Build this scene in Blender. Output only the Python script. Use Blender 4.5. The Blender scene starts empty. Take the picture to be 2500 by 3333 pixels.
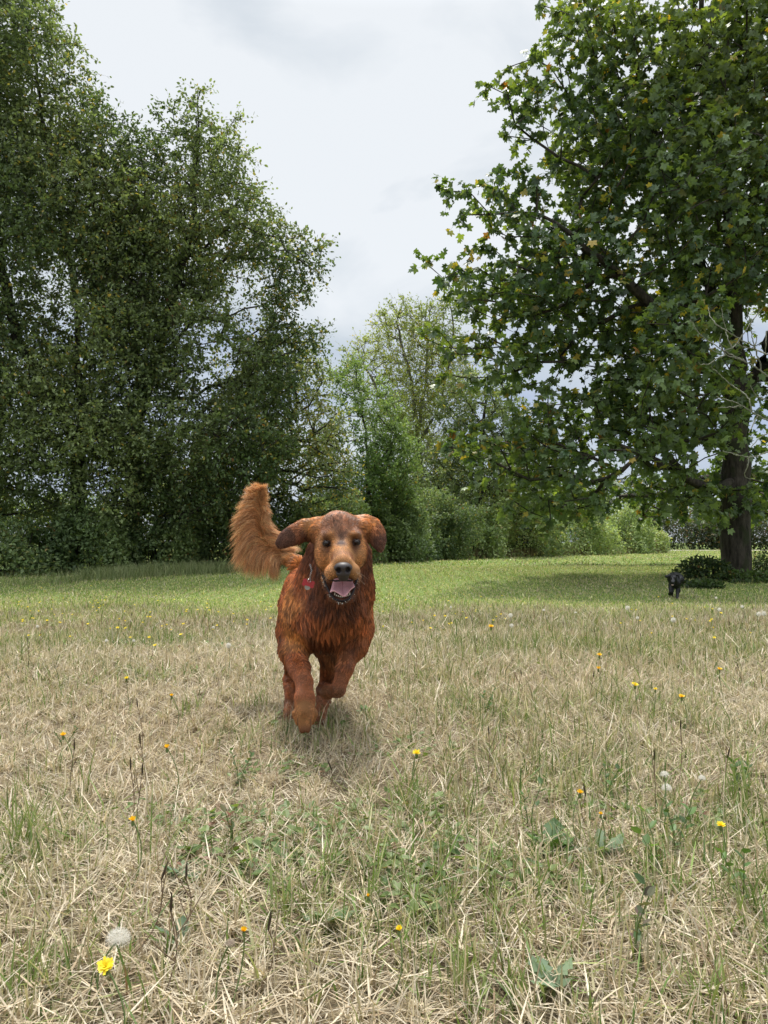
import bpy, math, random
import numpy as np
from mathutils import Vector

R = math.radians
SC = bpy.context.scene
COL = SC.collection

# ------------------------------------------------------------------ camera
CAM_H = 0.62
F = 2500.0                       # focal length in photo pixels (2500 x 3333)
PITCH = math.atan(98.5 / F)
cam_d = bpy.data.cameras.new('camera')
cam = bpy.data.objects.new('camera', cam_d)
COL.objects.link(cam)
cam.location = (0, 0, CAM_H)
cam.rotation_euler = (R(90) + PITCH, 0, 0)
cam_d.sensor_fit = 'HORIZONTAL'
cam_d.sensor_width = 36
cam_d.lens = 36
cam_d.clip_start = 0.05
cam_d.clip_end = 2000
SC.camera = cam

# ------------------------------------------------------------------ sky, sun, exposure
SUN_ELEV, SUN_AZ = R(67), R(-7)          # azimuth measured from +Y (away from the camera) towards +X
w = bpy.data.worlds.new('World')
SC.world = w
w.use_nodes = True
nt = w.node_tree
nt.nodes.clear()
N = nt.nodes.new
out = N('ShaderNodeOutputWorld')
bg = N('ShaderNodeBackground')
bg.inputs['Strength'].default_value = 0.12
sky = N('ShaderNodeTexSky')
sky.sky_type = 'NISHITA'
sky.sun_disc = False
sky.sun_elevation = SUN_ELEV
sky.sun_rotation = SUN_AZ
tc = N('ShaderNodeTexCoord')
mp = N('ShaderNodeMapping')
mp.inputs['Scale'].default_value = (1.0, 1.0, 2.2)
mp.inputs['Location'].default_value = (0.35, 0.1, 0.4)
n1 = N('ShaderNodeTexNoise')
n1.inputs['Scale'].default_value = 3.6
n1.inputs['Detail'].default_value = 6
n1.inputs['Roughness'].default_value = 0.5
n1.inputs['Distortion'].default_value = 0.4
sep = N('ShaderNodeSeparateXYZ')
mr = N('ShaderNodeMapRange')             # height above the horizon
mr.inputs['From Min'].default_value = 0.16
mr.inputs['From Max'].default_value = 0.50
add = N('ShaderNodeMath'); add.operation = 'MULTIPLY_ADD'
add.inputs[1].default_value = 2.6
ramp = N('ShaderNodeValToRGB')
ramp.color_ramp.elements[0].position = 0.42
ramp.color_ramp.elements[0].color = (2.9, 3.4, 4.5, 1)
ramp.color_ramp.elements[1].position = 1.35 / 1.6
ramp.color_ramp.elements[1].color = (5.5, 5.7, 5.85, 1)
e = ramp.color_ramp.elements.new(0.60)
e.color = (3.9, 4.3, 4.65, 1)
sc_ = N('ShaderNodeMath'); sc_.operation = 'MULTIPLY'; sc_.inputs[1].default_value = 0.41
mx = N('ShaderNodeMixRGB'); mx.inputs[0].default_value = 0.93
nt.links.new(tc.outputs['Generated'], mp.inputs['Vector'])
nt.links.new(mp.outputs[0], n1.inputs['Vector'])
nt.links.new(tc.outputs['Generated'], sep.inputs[0])
nt.links.new(sep.outputs['Z'], mr.inputs['Value'])
nt.links.new(n1.outputs['Fac'], add.inputs[0])
nt.links.new(mr.outputs[0], add.inputs[2])
nt.links.new(add.outputs[0], sc_.inputs[0])
nt.links.new(sc_.outputs[0], ramp.inputs[0])
nt.links.new(sky.outputs[0], mx.inputs[1])
nt.links.new(ramp.outputs[0], mx.inputs[2])
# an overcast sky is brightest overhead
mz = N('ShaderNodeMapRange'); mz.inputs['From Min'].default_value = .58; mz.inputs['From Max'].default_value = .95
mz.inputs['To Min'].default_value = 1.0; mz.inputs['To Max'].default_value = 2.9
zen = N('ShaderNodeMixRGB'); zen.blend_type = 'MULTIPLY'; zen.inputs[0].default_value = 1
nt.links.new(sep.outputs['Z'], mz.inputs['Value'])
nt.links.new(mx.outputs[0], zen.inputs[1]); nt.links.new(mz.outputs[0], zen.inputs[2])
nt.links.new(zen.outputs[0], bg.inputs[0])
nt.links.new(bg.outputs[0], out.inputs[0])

sd = bpy.data.lights.new('sun', 'SUN')
sun = bpy.data.objects.new('sun', sd)
COL.objects.link(sun)
sd.energy = 3.5
sd.angle = R(6)
sd.color = (1.0, 0.95, 0.87)
sv = Vector((math.sin(SUN_AZ) * math.cos(SUN_ELEV), math.cos(SUN_AZ) * math.cos(SUN_ELEV), math.sin(SUN_ELEV)))
sun.rotation_euler = sv.to_track_quat('Z', 'Y').to_euler()
sun.location = (0, 0, 30)

SC.view_settings.view_transform = 'Standard'
SC.view_settings.look = 'None'
SC.view_settings.exposure = 0.42
SC.view_settings.gamma = 1.0
SC.cycles.max_bounces = 8
SC.cycles.diffuse_bounces = 4
SC.cycles.transmission_bounces = 5
SC.cycles.transparent_max_bounces = 8

# ------------------------------------------------------------------ helpers
def at(u, v, Y):
    """world point at depth Y seen at photo pixel (u, v)"""
    a = (u - 1250.0) / F
    s = (1666.5 - v) / F
    dy = math.cos(PITCH) - s * math.sin(PITCH)
    dz = math.sin(PITCH) + s * math.cos(PITCH)
    t = Y / dy
    return np.array((a * t, Y, CAM_H + dz * t))

def sstep(a, b, x):
    t = np.clip((x - a) / (b - a), 0, 1)
    return t * t * (3 - 2 * t)

def tz(x, y):
    """height of the ground"""
    x = np.asarray(x, float); y = np.asarray(y, float)
    d = sstep(4.0, 11.5, y) * (1 - sstep(11.5, 18.0, y))
    d = -0.23 * np.where(y < 11.5, sstep(4.0, 11.5, y), 1 - sstep(11.5, 18.0, y))
    far = np.clip((y - 60) / 100, 0, 1) * 0.5
    return d + 0.012 * np.sin(x * 2.1 + y * 1.3) * np.sin(y * 1.7 - x * .6) * sstep(.5, 2, y) + far * 0

def ground_hit(u, v, h=0.0):
    """point at height h above the ground seen at pixel (u, v)"""
    lo, hi = 0.5, 150.0
    for _ in range(50):
        m = (lo + hi) / 2
        p = at(u, v, m)
        if p[2] - h > float(tz(p[0], p[1])): lo = m
        else: hi = m
    return at(u, v, (lo + hi) / 2)

def noise3(p, s, seed=0):
    """cheap smooth noise in about -1..1 for an (n,3) array"""
    rs = np.random.RandomState(seed)
    o = np.zeros(len(p))
    for k in range(6):
        d = rs.normal(size=3); d /= np.linalg.norm(d)
        fr = s * (0.6 + 0.25 * k)
        o += np.sin(p @ d * fr + rs.rand() * 6.28 + 1.3 * np.sin(p @ rs.normal(size=3) * fr * .5))
    return o / 3.2

def nrm(a):
    return a / np.maximum(np.linalg.norm(a, axis=-1, keepdims=True), 1e-9)

def mesh_obj(name, V, Fs, mat, parent=None, col=None, smooth=True):
    """V (n,3); Fs list of integer arrays (m,k)"""
    me = bpy.data.meshes.new(name)
    V = np.ascontiguousarray(V, dtype=np.float32)
    if not isinstance(Fs, (list, tuple)): Fs = [Fs]
    Fs = [np.asarray(f, dtype=np.int32) for f in Fs if len(f)]
    me.vertices.add(len(V)); me.vertices.foreach_set('co', V.ravel())
    nl = sum(f.size for f in Fs); npoly = sum(len(f) for f in Fs)
    me.loops.add(nl); me.polygons.add(npoly)
    me.loops.foreach_set('vertex_index', np.concatenate([f.ravel() for f in Fs]))
    st = []; o = 0
    for f in Fs:
        st.append(o + np.arange(len(f), dtype=np.int32) * f.shape[1]); o += f.size
    me.polygons.foreach_set('loop_start', np.concatenate(st).astype(np.int32))
    me.update(calc_edges=True)
    me.polygons.foreach_set('use_smooth', np.full(npoly, smooth, dtype=bool))
    if col is not None:
        c = np.ones((len(V), 4), dtype=np.float32); c[:, :3] = col
        at_ = me.color_attributes.new('col', 'FLOAT_COLOR', 'POINT')
        at_.data.foreach_set('color', c.ravel())
    me.materials.append(mat)
    me.validate()
    ob = bpy.data.objects.new(name, me)
    COL.objects.link(ob)
    if parent is not None:
        ob.parent = parent
        ob.location = -Vector(parent.location)
    return ob

def thing(name, label, cat, loc=(0, 0, 0), group=None, kind=None):
    o = bpy.data.objects.new(name, None)
    COL.objects.link(o)
    o.location = [float(c) for c in loc]
    o.empty_display_size = 0.1
    return tag(o, label, cat, group, kind)

def tag(o, label=None, cat=None, group=None, kind=None):
    if label: o['label'] = label
    if cat: o['category'] = cat
    if group: o['group'] = group
    if kind: o['kind'] = kind
    return o

# ------------------------------------------------------------------ materials
def mat_new(name):
    m = bpy.data.materials.new(name); m.use_nodes = True
    t = m.node_tree
    return m, t, t.nodes['Principled BSDF'], t.nodes['Material Output']

def mat_plain(name, c, rough=0.6, spec=0.4, var=0.0, scale=20, metal=0, coat=0):
    m, t, b, o = mat_new(name)
    b.inputs['Roughness'].default_value = rough
    b.inputs['Specular IOR Level'].default_value = spec
    b.inputs['Metallic'].default_value = metal
    b.inputs['Coat Weight'].default_value = coat
    if var:
        n = t.nodes.new('ShaderNodeTexNoise'); n.inputs['Scale'].default_value = scale; n.inputs['Detail'].default_value = 5
        tcn = t.nodes.new('ShaderNodeTexCoord')
        r = t.nodes.new('ShaderNodeValToRGB')
        r.color_ramp.elements[0].position = .3; r.color_ramp.elements[1].position = .7
        r.color_ramp.elements[0].color = tuple(x * (1 - var) for x in c) + (1,)
        r.color_ramp.elements[1].color = tuple(min(1, x * (1 + var)) for x in c) + (1,)
        t.links.new(tcn.outputs['Object'], n.inputs['Vector'])
        t.links.new(n.outputs['Fac'], r.inputs[0]); t.links.new(r.outputs[0], b.inputs['Base Color'])
    else:
        b.inputs['Base Color'].default_value = tuple(c) + (1,)
    return m

def mat_leaf(name, rough=0.5, spec=0.4, trans=0.4, tint=(1.25, 1.25, 0.45)):
    """colour attribute 'col' + light coming through the leaf"""
    m, t, b, o = mat_new(name)
    a = t.nodes.new('ShaderNodeAttribute'); a.attribute_name = 'col'
    b.inputs['Roughness'].default_value = rough
    b.inputs['Specular IOR Level'].default_value = spec
    tr = t.nodes.new('ShaderNodeBsdfTranslucent')
    mul = t.nodes.new('ShaderNodeMixRGB'); mul.blend_type = 'MULTIPLY'; mul.inputs[0].default_value = 1
    mul.inputs[2].default_value = tuple(tint) + (1,)
    mxs = t.nodes.new('ShaderNodeMixShader'); mxs.inputs[0].default_value = trans
    t.links.new(a.outputs['Color'], b.inputs['Base Color'])
    t.links.new(a.outputs['Color'], mul.inputs[1]); t.links.new(mul.outputs[0], tr.inputs[0])
    t.links.new(b.outputs[0], mxs.inputs[1]); t.links.new(tr.outputs[0], mxs.inputs[2])
    t.links.new(mxs.outputs[0], o.inputs[0])
    return m

def mat_attr(name, rough=0.5, spec=0.4, bump=0.0, bscale=60):
    m, t, b, o = mat_new(name)
    a = t.nodes.new('ShaderNodeAttribute'); a.attribute_name = 'col'
    b.inputs['Roughness'].default_value = rough
    b.inputs['Specular IOR Level'].default_value = spec
    t.links.new(a.outputs['Color'], b.inputs['Base Color'])
    if bump:
        n = t.nodes.new('ShaderNodeTexNoise'); n.inputs['Scale'].default_value = bscale
        tcn = t.nodes.new('ShaderNodeTexCoord'); t.links.new(tcn.outputs['Object'], n.inputs['Vector'])
        bp = t.nodes.new('ShaderNodeBump'); bp.inputs['Strength'].default_value = bump; bp.inputs['Distance'].default_value = .004
        t.links.new(n.outputs['Fac'], bp.inputs['Height']); t.links.new(bp.outputs[0], b.inputs['Normal'])
    return m

def mat_bark(name, c1, c2, scale=6, moss=None):
    m, t, b, o = mat_new(name)
    tcn = t.nodes.new('ShaderNodeTexCoord')
    mpn = t.nodes.new('ShaderNodeMapping'); mpn.inputs['Scale'].default_value = (3.0, 3.0, 0.7)
    vo = t.nodes.new('ShaderNodeTexNoise'); vo.inputs['Scale'].default_value = scale; vo.inputs['Detail'].default_value = 8; vo.inputs['Roughness'].default_value = .7
    r = t.nodes.new('ShaderNodeValToRGB')
    r.color_ramp.elements[0].position = .35; r.color_ramp.elements[0].color = tuple(c1) + (1,)
    r.color_ramp.elements[1].position = .68; r.color_ramp.elements[1].color = tuple(c2) + (1,)
    b.inputs['Roughness'].default_value = .9
    b.inputs['Specular IOR Level'].default_value = .2
    bp = t.nodes.new('ShaderNodeBump'); bp.inputs['Strength'].default_value = .9; bp.inputs['Distance'].default_value = .03
    t.links.new(tcn.outputs['Object'], mpn.inputs[0]); t.links.new(mpn.outputs[0], vo.inputs['Vector'])
    t.links.new(vo.outputs['Fac'], r.inputs[0])
    t.links.new(vo.outputs['Fac'], bp.inputs['Height']); t.links.new(bp.outputs[0], b.inputs['Normal'])
    if moss:
        n2 = t.nodes.new('ShaderNodeTexNoise'); n2.inputs['Scale'].default_value = 3; n2.inputs['Detail'].default_value = 6
        r2 = t.nodes.new('ShaderNodeValToRGB'); r2.color_ramp.elements[0].position = .52; r2.color_ramp.elements[1].position = .62
        m2 = t.nodes.new('ShaderNodeMixRGB'); m2.inputs[2].default_value = tuple(moss) + (1,)
        t.links.new(tcn.outputs['Object'], n2.inputs['Vector']); t.links.new(n2.outputs['Fac'], r2.inputs[0])
        t.links.new(r2.outputs[0], m2.inputs[0]); t.links.new(r.outputs[0], m2.inputs[1]); t.links.new(m2.outputs[0], b.inputs['Base Color'])
    else:
        t.links.new(r.outputs[0], b.inputs['Base Color'])
    return m

M_LEAF = mat_leaf('alder_leaf', .5, .4, .42, (1.15, 1.15, .6))
M_MAPLE = mat_leaf('maple_leaf', .42, .55, .38, (1.9, 1.75, .35))
M_GRASS = mat_leaf('grass_blade', .6, .3, .3, (1.1, 1.1, .8))
M_BARK = mat_bark('alder_bark', (.018, .016, .013), (.085, .078, .066))
M_MBARK = mat_bark('maple_bark', (.02, .017, .014), (.10, .085, .068), 5, (.035, .04, .02))
M_PALEBARK = mat_bark('pale_bark', (.07, .065, .05), (.24, .23, .19))
M_LICHEN = mat_bark('lichen_bark', (.12, .12, .09), (.42, .43, .34), 40)

# ------------------------------------------------------------------ ground
def ground_material():
    m, t, b, o = mat_new('meadow_soil')
    b.inputs['Roughness'].default_value = 1.0
    b.inputs['Specular IOR Level'].default_value = 0.1
    tcn = t.nodes.new('ShaderNodeTexCoord')
    sp = t.nodes.new('ShaderNodeSeparateXYZ'); t.links.new(tcn.outputs['Object'], sp.inputs[0])
    def noise(s, d=5, ro=.6):
        n = t.nodes.new('ShaderNodeTexNoise'); n.inputs['Scale'].default_value = s; n.inputs['Detail'].default_value = d; n.inputs['Roughness'].default_value = ro
        t.links.new(tcn.outputs['Object'], n.inputs['Vector']); return n
    def ramp_(pts, src):
        r = t.nodes.new('ShaderNodeValToRGB')
        els = r.color_ramp.elements
        els[0].position, els[0].color = pts[0][0], pts[0][1] + (1,)
        els[1].position, els[1].color = pts[-1][0], pts[-1][1] + (1,)
        for p, c in pts[1:-1]:
            q = els.new(p); q.color = c + (1,)
        t.links.new(src, r.inputs[0]); return r
    nf = noise(140, 4); nm = noise(14, 6); nb = noise(.9, 4)
    dry = ramp_([(.3, (.07, .052, .035)), (.5, (.17, .135, .085)), (.7, (.31, .26, .17))], nf.outputs['Fac'])
    green = ramp_([(.3, (.11, .14, .045)), (.55, (.17, .23, .07)), (.75, (.28, .33, .13))], nm.outputs['Fac'])
    # the dry part lies nearer than about eight metres, with a ragged edge
    ma = t.nodes.new('ShaderNodeMath'); ma.operation = 'MULTIPLY_ADD'; ma.inputs[1].default_value = 5.0
    t.links.new(nb.outputs['Fac'], ma.inputs[0]); t.links.new(sp.outputs['Y'], ma.inputs[2])
    mrn = t.nodes.new('ShaderNodeMapRange'); mrn.inputs['From Min'].default_value = 7.0; mrn.inputs['From Max'].default_value = 12
    t.links.new(ma.outputs[0], mrn.inputs['Value'])
    mixn = t.nodes.new('ShaderNodeMixRGB')
    t.links.new(mrn.outputs[0], mixn.inputs[0]); t.links.new(dry.outputs[0], mixn.inputs[1]); t.links.new(green.outputs[0], mixn.inputs[2])
    t.links.new(mixn.outputs[0], b.inputs['Base Color'])
    bp = t.nodes.new('ShaderNodeBump'); bp.inputs['Strength'].default_value = .8; bp.inputs['Distance'].default_value = .02
    t.links.new(nf.outputs['Fac'], bp.inputs['Height']); t.links.new(bp.outputs[0], b.inputs['Normal'])
    return m
ys = np.concatenate([np.arange(-25, 0, 2.5), np.arange(0, 22, .2), np.arange(22, 60, 1.5), np.geomspace(60, 900, 30)])
xs = np.concatenate([-np.geomspace(900, 16, 30), np.arange(-15, 15.01, .3), np.geomspace(16, 900, 30)])
gx, gy = np.meshgrid(xs, ys)
gv = np.stack([gx, gy, tz(gx, gy)], -1).reshape(-1, 3)
ii = np.arange(len(ys) - 1)[:, None] * len(xs) + np.arange(len(xs) - 1)[None]
gf = np.stack([ii, ii + 1, ii + 1 + len(xs), ii + len(xs)], -1).reshape(-1, 4)
ground = mesh_obj('ground', gv, gf, ground_material())
tag(ground, kind='structure')

# gravel track seen far off on the right, behind the big tree
m_path = mat_plain('gravel', (.42, .40, .37), .95, .2, .25, 8)
pv, pf = [], []
for k, xx in enumerate(np.linspace(18, 60, 15)):
    yc = 58 + 0.06 * (xx - 30)
    for d in (-2.2, 2.2):
        pv.append((xx, yc + d, float(tz(xx, yc)) + .02))
for k in range(14): pf.append((2 * k, 2 * k + 2, 2 * k + 3, 2 * k + 1))
path = mesh_obj('path', np.array(pv), np.array(pf), m_path)
tag(path, kind='structure')

# ------------------------------------------------------------------ grass
def blades(rs, pos, length, width, lean_az, lean, curl, levels, colr, tipc=None):
    """ribbons; pos (n,3); returns verts, quads, colours"""
    n = len(pos)
    t = np.linspace(0, 1, levels)
    d = np.stack([np.cos(lean_az), np.sin(lean_az)], -1)
    side = np.stack([-d[:, 1], d[:, 0], np.zeros(n)], -1)
    tw = rs.uniform(0, math.pi, n)
    side = side * np.cos(tw)[:, None] + np.stack([d[:, 0], d[:, 1], np.zeros(n)], -1) * np.sin(tw)[:, None] * .8
    V = np.zeros((n, levels, 2, 3), dtype=np.float32)
    ang = lean[:, None] + curl[:, None] * t[None]           # angle from vertical
    ds = length[:, None] / (levels - 1)
    hx = np.concatenate([np.zeros((n, 1)), np.cumsum(np.sin(ang[:, :-1]) * ds, 1)], 1)
    hz = np.concatenate([np.zeros((n, 1)), np.cumsum(np.cos(ang[:, :-1]) * ds, 1)], 1)
    wd = width[:, None] * np.interp(t, [0, .5, 1], [.8, 1, .12])[None]
    base = np.zeros((n, levels, 3))
    base[..., 0] = pos[:, None, 0] + d[:, None, 0] * hx
    base[..., 1] = pos[:, None, 1] + d[:, None, 1] * hx
    base[..., 2] = np.maximum(pos[:, None, 2] + hz, pos[:, None, 2] + .002)
    V[:, :, 0] = base - side[:, None] * wd[..., None] / 2
    V[:, :, 1] = base + side[:, None] * wd[..., None] / 2
    idx = (np.arange(n) * levels * 2)[:, None, None] + (np.arange(levels - 1) * 2)[None, :, None] + np.array([0, 1, 3, 2])[None, None]
    C = np.repeat(colr[:, None], levels * 2, 1)
    return V.reshape(-1, 3), idx.reshape(-1, 4), C.reshape(-1, 3)

def mixc(a, b, t):
    return np.asarray(a)[None] * (1 - t[:, None]) + np.asarray(b)[None] * t[:, None]

STRAW = np.array((.59, .49, .34)); STRAW2 = np.array((.43, .33, .22)); BONE = np.array((.76, .68, .54))
GREEN = np.array((.17, .25, .055)); GREEN2 = np.array((.10, .17, .045)); BROWN = np.array((.17, .10, .055))

def zone(seed, y0, y1, dens, lmu, wmu, levels, lie=.4):
    rs = np.random.RandomState(seed)
    n0 = int(dens * (.60 * (y1 * y1 - y0 * y0) + 1.6 * (y1 - y0)))
    y = np.sqrt(rs.uniform(y0 * y0 * .6 + 1.6 * .5 * y0, y1 * y1 * .6 + 1.6 * .5 * y1, n0))
    # invert cumulative of (1.2 y + 1.6)
    cdf = lambda q: .6 * q * q + 1.6 * q
    s = rs.uniform(cdf(y0), cdf(y1), n0)
    y = (-1.6 + np.sqrt(1.6 ** 2 + 4 * .6 * s)) / 1.2
    x = rs.uniform(-1, 1, n0) * (.6 * y + .8)
    # tufts: pull blades towards tuft centres
    cell = .07 if y1 < 3 else .12 if y1 < 6 else .2
    cx, cy = np.floor(x / cell), np.floor(y / cell)
    h = np.sin(cx * 127.1 + cy * 311.7) * 43758.5; h -= np.floor(h)
    h2 = np.sin(cx * 269.5 + cy * 183.3) * 43758.5; h2 -= np.floor(h2)
    k = rs.uniform(0, .75, n0) * (h > .35)
    x = x + ((cx + .2 + .6 * h) * cell - x) * k
    y = y + ((cy + .2 + .6 * h2) * cell - y) * k
    pos = np.stack([x, y, tz(x, y)], -1)
    p2 = pos.copy(); p2[:, 2] = 0
    gpatch = noise3(p2, 1.6, 5) * .6 + noise3(p2, 5.5, 6) * .5
    gz = sstep(4.4, 9.6, y + 1.5 * noise3(p2, .8, 9) + .9 * noise3(p2, 2.6, 10) + .03 * x) * np.clip(.93 + .25 * noise3(p2, .9, 13), .5, 1)       # the green, mown part
    red = sstep(4.4, 6.4, y) * (1 - gz) * (.5 + .5 * (1 - sstep(-3, 1, x)))
    pg = np.clip(.30 + .10 * sstep(2, 5, y) + .36 * gpatch, .06, .85) * (1 - gz) + gz * .84
    isg = rs.rand(n0) < pg
    v = rs.rand(n0)
    c_dry = mixc(STRAW, BONE, v) * .9
    d2 = rs.rand(n0) < (.28 + .2 * noise3(p2, 3, 12))
    c_dry[d2] = mixc(STRAW2, STRAW, v)[d2]
    db = rs.rand(n0) < .05 + .24 * red
    c_dry[db] = mixc(BROWN, STRAW2, v)[db]
    c_g = mixc(GREEN, GREEN2, rs.rand(n0))
    yel = rs.rand(n0) < .58
    c_g[yel] = mixc(GREEN * [1.25, 1.1, 1.2], STRAW, rs.rand(n0) * .75)[yel]
    c = np.where(isg[:, None], c_g, c_dry)
    c = c * (1 + gz[:, None] * np.array([.75, .72, .5])[None] * isg[:, None])
    c *= (rs.uniform(.6, 1.25, n0) * (1 - .18 * red))[:, None]
    c = np.clip(c, 0, .85)
    ln = lmu * rs.lognormal(0, .45, n0) * (1 - .5 * gz) * (1 - .25 * isg * (y > 3)) * (1 + .25 * gpatch)
    az = rs.uniform(0, 2 * math.pi, n0)
    lying = rs.rand(n0) < lie * (1 - .5 * isg)
    lean = np.abs(rs.normal(0, .32, n0)); lean[lying] = rs.uniform(.9, 1.52, lying.sum())
    curl = rs.normal(.45, .5, n0); curl[lying] *= .3
    pos[lying, 2] += rs.uniform(0, .022, lying.sum())
    wd = wmu * rs.uniform(.6, 1.5, n0) * np.where(isg, 1.15, .85)
    return blades(rs, pos, ln, wd, az, lean, curl, levels, c)

def joinz(parts):
    V, Fc, C, o = [], [], [], 0
    for v, f, c in parts:
        V.append(v); Fc.append(f + o); C.append(c); o += len(v)
    return np.concatenate(V), np.concatenate(Fc), np.concatenate(C)

V, Fc, C = joinz([zone(1, .55, 1.7, 30000, .040, .0028, 4, .72), zone(2, 1.7, 3.2, 19000, .043, .0030, 4, .70),
                  zone(3, 3.2, 5.2, 11500, .047, .0038, 3, .62), zone(4, 5.2, 7.6, 4800, .052, .0060, 3, .5)])
o = mesh_obj('dry_grass', V, Fc, M_GRASS, col=C)
tag(o, 'dry straw coloured meadow grass mixed with green blades in the foreground', 'grass', kind='stuff')
V, Fc, C = joinz([zone(7, 7.6, 10.2, 3000, .055, .0072, 3, .4), zone(5, 10.2, 20.0, 1150, .055, .010, 3, .3), zone(6, 20, 60, 60, .075, .032, 3, .2)])
o = mesh_obj('green_grass', V, Fc, M_GRASS, col=C)
tag(o, 'short green meadow grass between the dry part and the hedges', 'grass', kind='stuff')

# ------------------------------------------------------------------ trees
def tubes(P0, P1, T0, T1, r0, r1, sides=6):
    """frustums between point arrays"""
    n = len(P0)
    def ring(P, T, r):
        T = nrm(T)
        ref = np.where(np.abs(T[:, 2:3]) > .9, np.array([[1., 0, 0]]), np.array([[0, 0, 1.]]))
        A = nrm(np.cross(T, ref)); B = np.cross(T, A)
        th = np.arange(sides) / sides * 2 * math.pi
        return P[:, None] + r[:, None, None] * (A[:, None] * np.cos(th)[None, :, None] + B[:, None] * np.sin(th)[None, :, None])
    V = np.concatenate([ring(P0, T0, r0), ring(P1, T1, r1)], 1).reshape(-1, 3)
    b = (np.arange(n) * 2 * sides)[:, None]
    k = np.arange(sides)[None]; k2 = (k + 1) % sides
    Fq = np.stack([b + k, b + k2, b + sides + k2, b + sides + k], -1).reshape(-1, 4)
    return V, Fq

def poly_tube(pts, rad, sides=8, rough=0, seed=0):
    """one connected tube along a polyline"""
    pts = np.asarray(pts, float); rad = np.asarray(rad, float)
    n = len(pts)
    T = nrm(np.gradient(pts, axis=0))
    ref = np.array([1., 0, 0]) if abs(T[0, 2]) > .7 else np.array([0, 0, 1.])
    A = nrm(np.cross(T, ref)); B = np.cross(T, A)
    th = np.arange(sides) / sides * 2 * math.pi
    rr = rad[:, None] * np.ones(sides)[None]
    if rough:
        rs = np.random.RandomState(seed)
        rr = rr * (1 + rough * rs.normal(size=rr.shape))
    V = pts[:, None] + rr[..., None] * (A[:, None] * np.cos(th)[None, :, None] + B[:, None] * np.sin(th)[None, :, None])
    k = np.arange(sides); k2 = (k + 1) % sides
    Fq = np.concatenate([np.stack([i * sides + k, i * sides + k2, (i + 1) * sides + k2, (i + 1) * sides + k], -1) for i in range(n - 1)])
    return V.reshape(-1, 3), Fq

def resample(poly, step):
    poly = np.asarray(poly, float)
    d = np.concatenate([[0], np.cumsum(np.linalg.norm(np.diff(poly, axis=0), axis=1))])
    m = max(2, int(d[-1] / step) + 1)
    s = np.linspace(0, d[-1], m)
    return np.stack([np.interp(s, d, poly[:, k]) for k in range(3)], -1)

def grow(trunks, targets, rs, step=.5, lift=.12, wig=.06, kz=1.0):
    pos, par = [], []
    for tr in trunks:
        pts = resample(tr, step * .8)
        pts[1:-1] += rs.normal(0, wig * .5, pts[1:-1].shape) * [1, 1, .3]
        if pos:
            P = np.array(pos); j = int(np.argmin(((P - pts[0]) ** 2).sum(1)))
            prev, st = j, 1
        else:
            prev, st = -1, 0
        for p in pts[st:]:
            pos.append(p); par.append(prev); prev = len(pos) - 1
    ntr = len(pos)
    P = np.zeros((len(targets) * 8 + ntr + 10, 3)); P[:ntr] = np.array(pos)
    L = np.zeros(len(P))
    n = ntr
    par = par + [0] * (len(P) - ntr)
    ends = []
    d0 = np.sqrt(((targets[:, None] - P[None, :ntr]) ** 2).sum(2)).min(1)
    for i in np.argsort(d0):
        tg = targets[i]
        dv = tg[None] - P[:n]
        c = np.sqrt((dv ** 2).sum(1)) + .18 * L[:n] + kz * np.maximum(0, -dv[:, 2] + .15 * np.abs(dv[:, 0]))
        j = int(np.argmin(c))
        p0 = P[j]; d = tg - p0; ln = np.linalg.norm(d)
        m = int(np.clip(round(ln / step), 1, 7))
        ctrl = p0 + d * .5 + np.array([0, 0, lift * ln]) + rs.normal(0, wig * ln, 3)
        prev = j
        for k in range(1, m + 1):
            t = k / m
            q = (1 - t) ** 2 * p0 + 2 * t * (1 - t) * ctrl + t * t * tg
            P[n] = q; par[n] = prev; L[n] = L[prev] + ln / m; prev = n; n += 1
        ends.append(prev)
    P = P[:n]; par = np.array(par[:n])
    return P, par, np.array(ends), ntr

def skeleton(P, par, ntr, rbase, e=2.1, sides=6, minr=.004):
    n = len(P)
    w_ = np.zeros(n); ch = np.bincount(par[par >= 0], minlength=n)
    w_[ch == 0] = 1
    for i in range(n - 1, 0, -1):
        if par[i] >= 0:
            if w_[i] == 0: w_[i] = 1
            w_[par[i]] += w_[i]
    r = w_ ** (1 / e)
    r = np.maximum(r / r[0] * rbase, minr)
    ci = np.where(par >= 0)[0]; pi = par[ci]
    dirs = np.zeros((n, 3)); dirs[ci] = nrm(P[ci] - P[pi]); dirs[0] = (0, 0, 1)
    same = (r[ci] > .55 * r[pi])
    T0 = np.where(same[:, None], dirs[pi], dirs[ci])
    r0 = np.where(same, r[pi], r[ci] * 1.15)
    big = r[ci] > .03
    V1, F1 = tubes(P[pi][big], P[ci][big], T0[big], dirs[ci][big], r0[big], r[ci][big], 10)
    V2, F2 = tubes(P[pi][~big], P[ci][~big], T0[~big], dirs[ci][~big], r0[~big], r[ci][~big], 4)
    return np.concatenate([V1, V2]), np.concatenate([F1, F2 + len(V1)]), r

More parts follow.
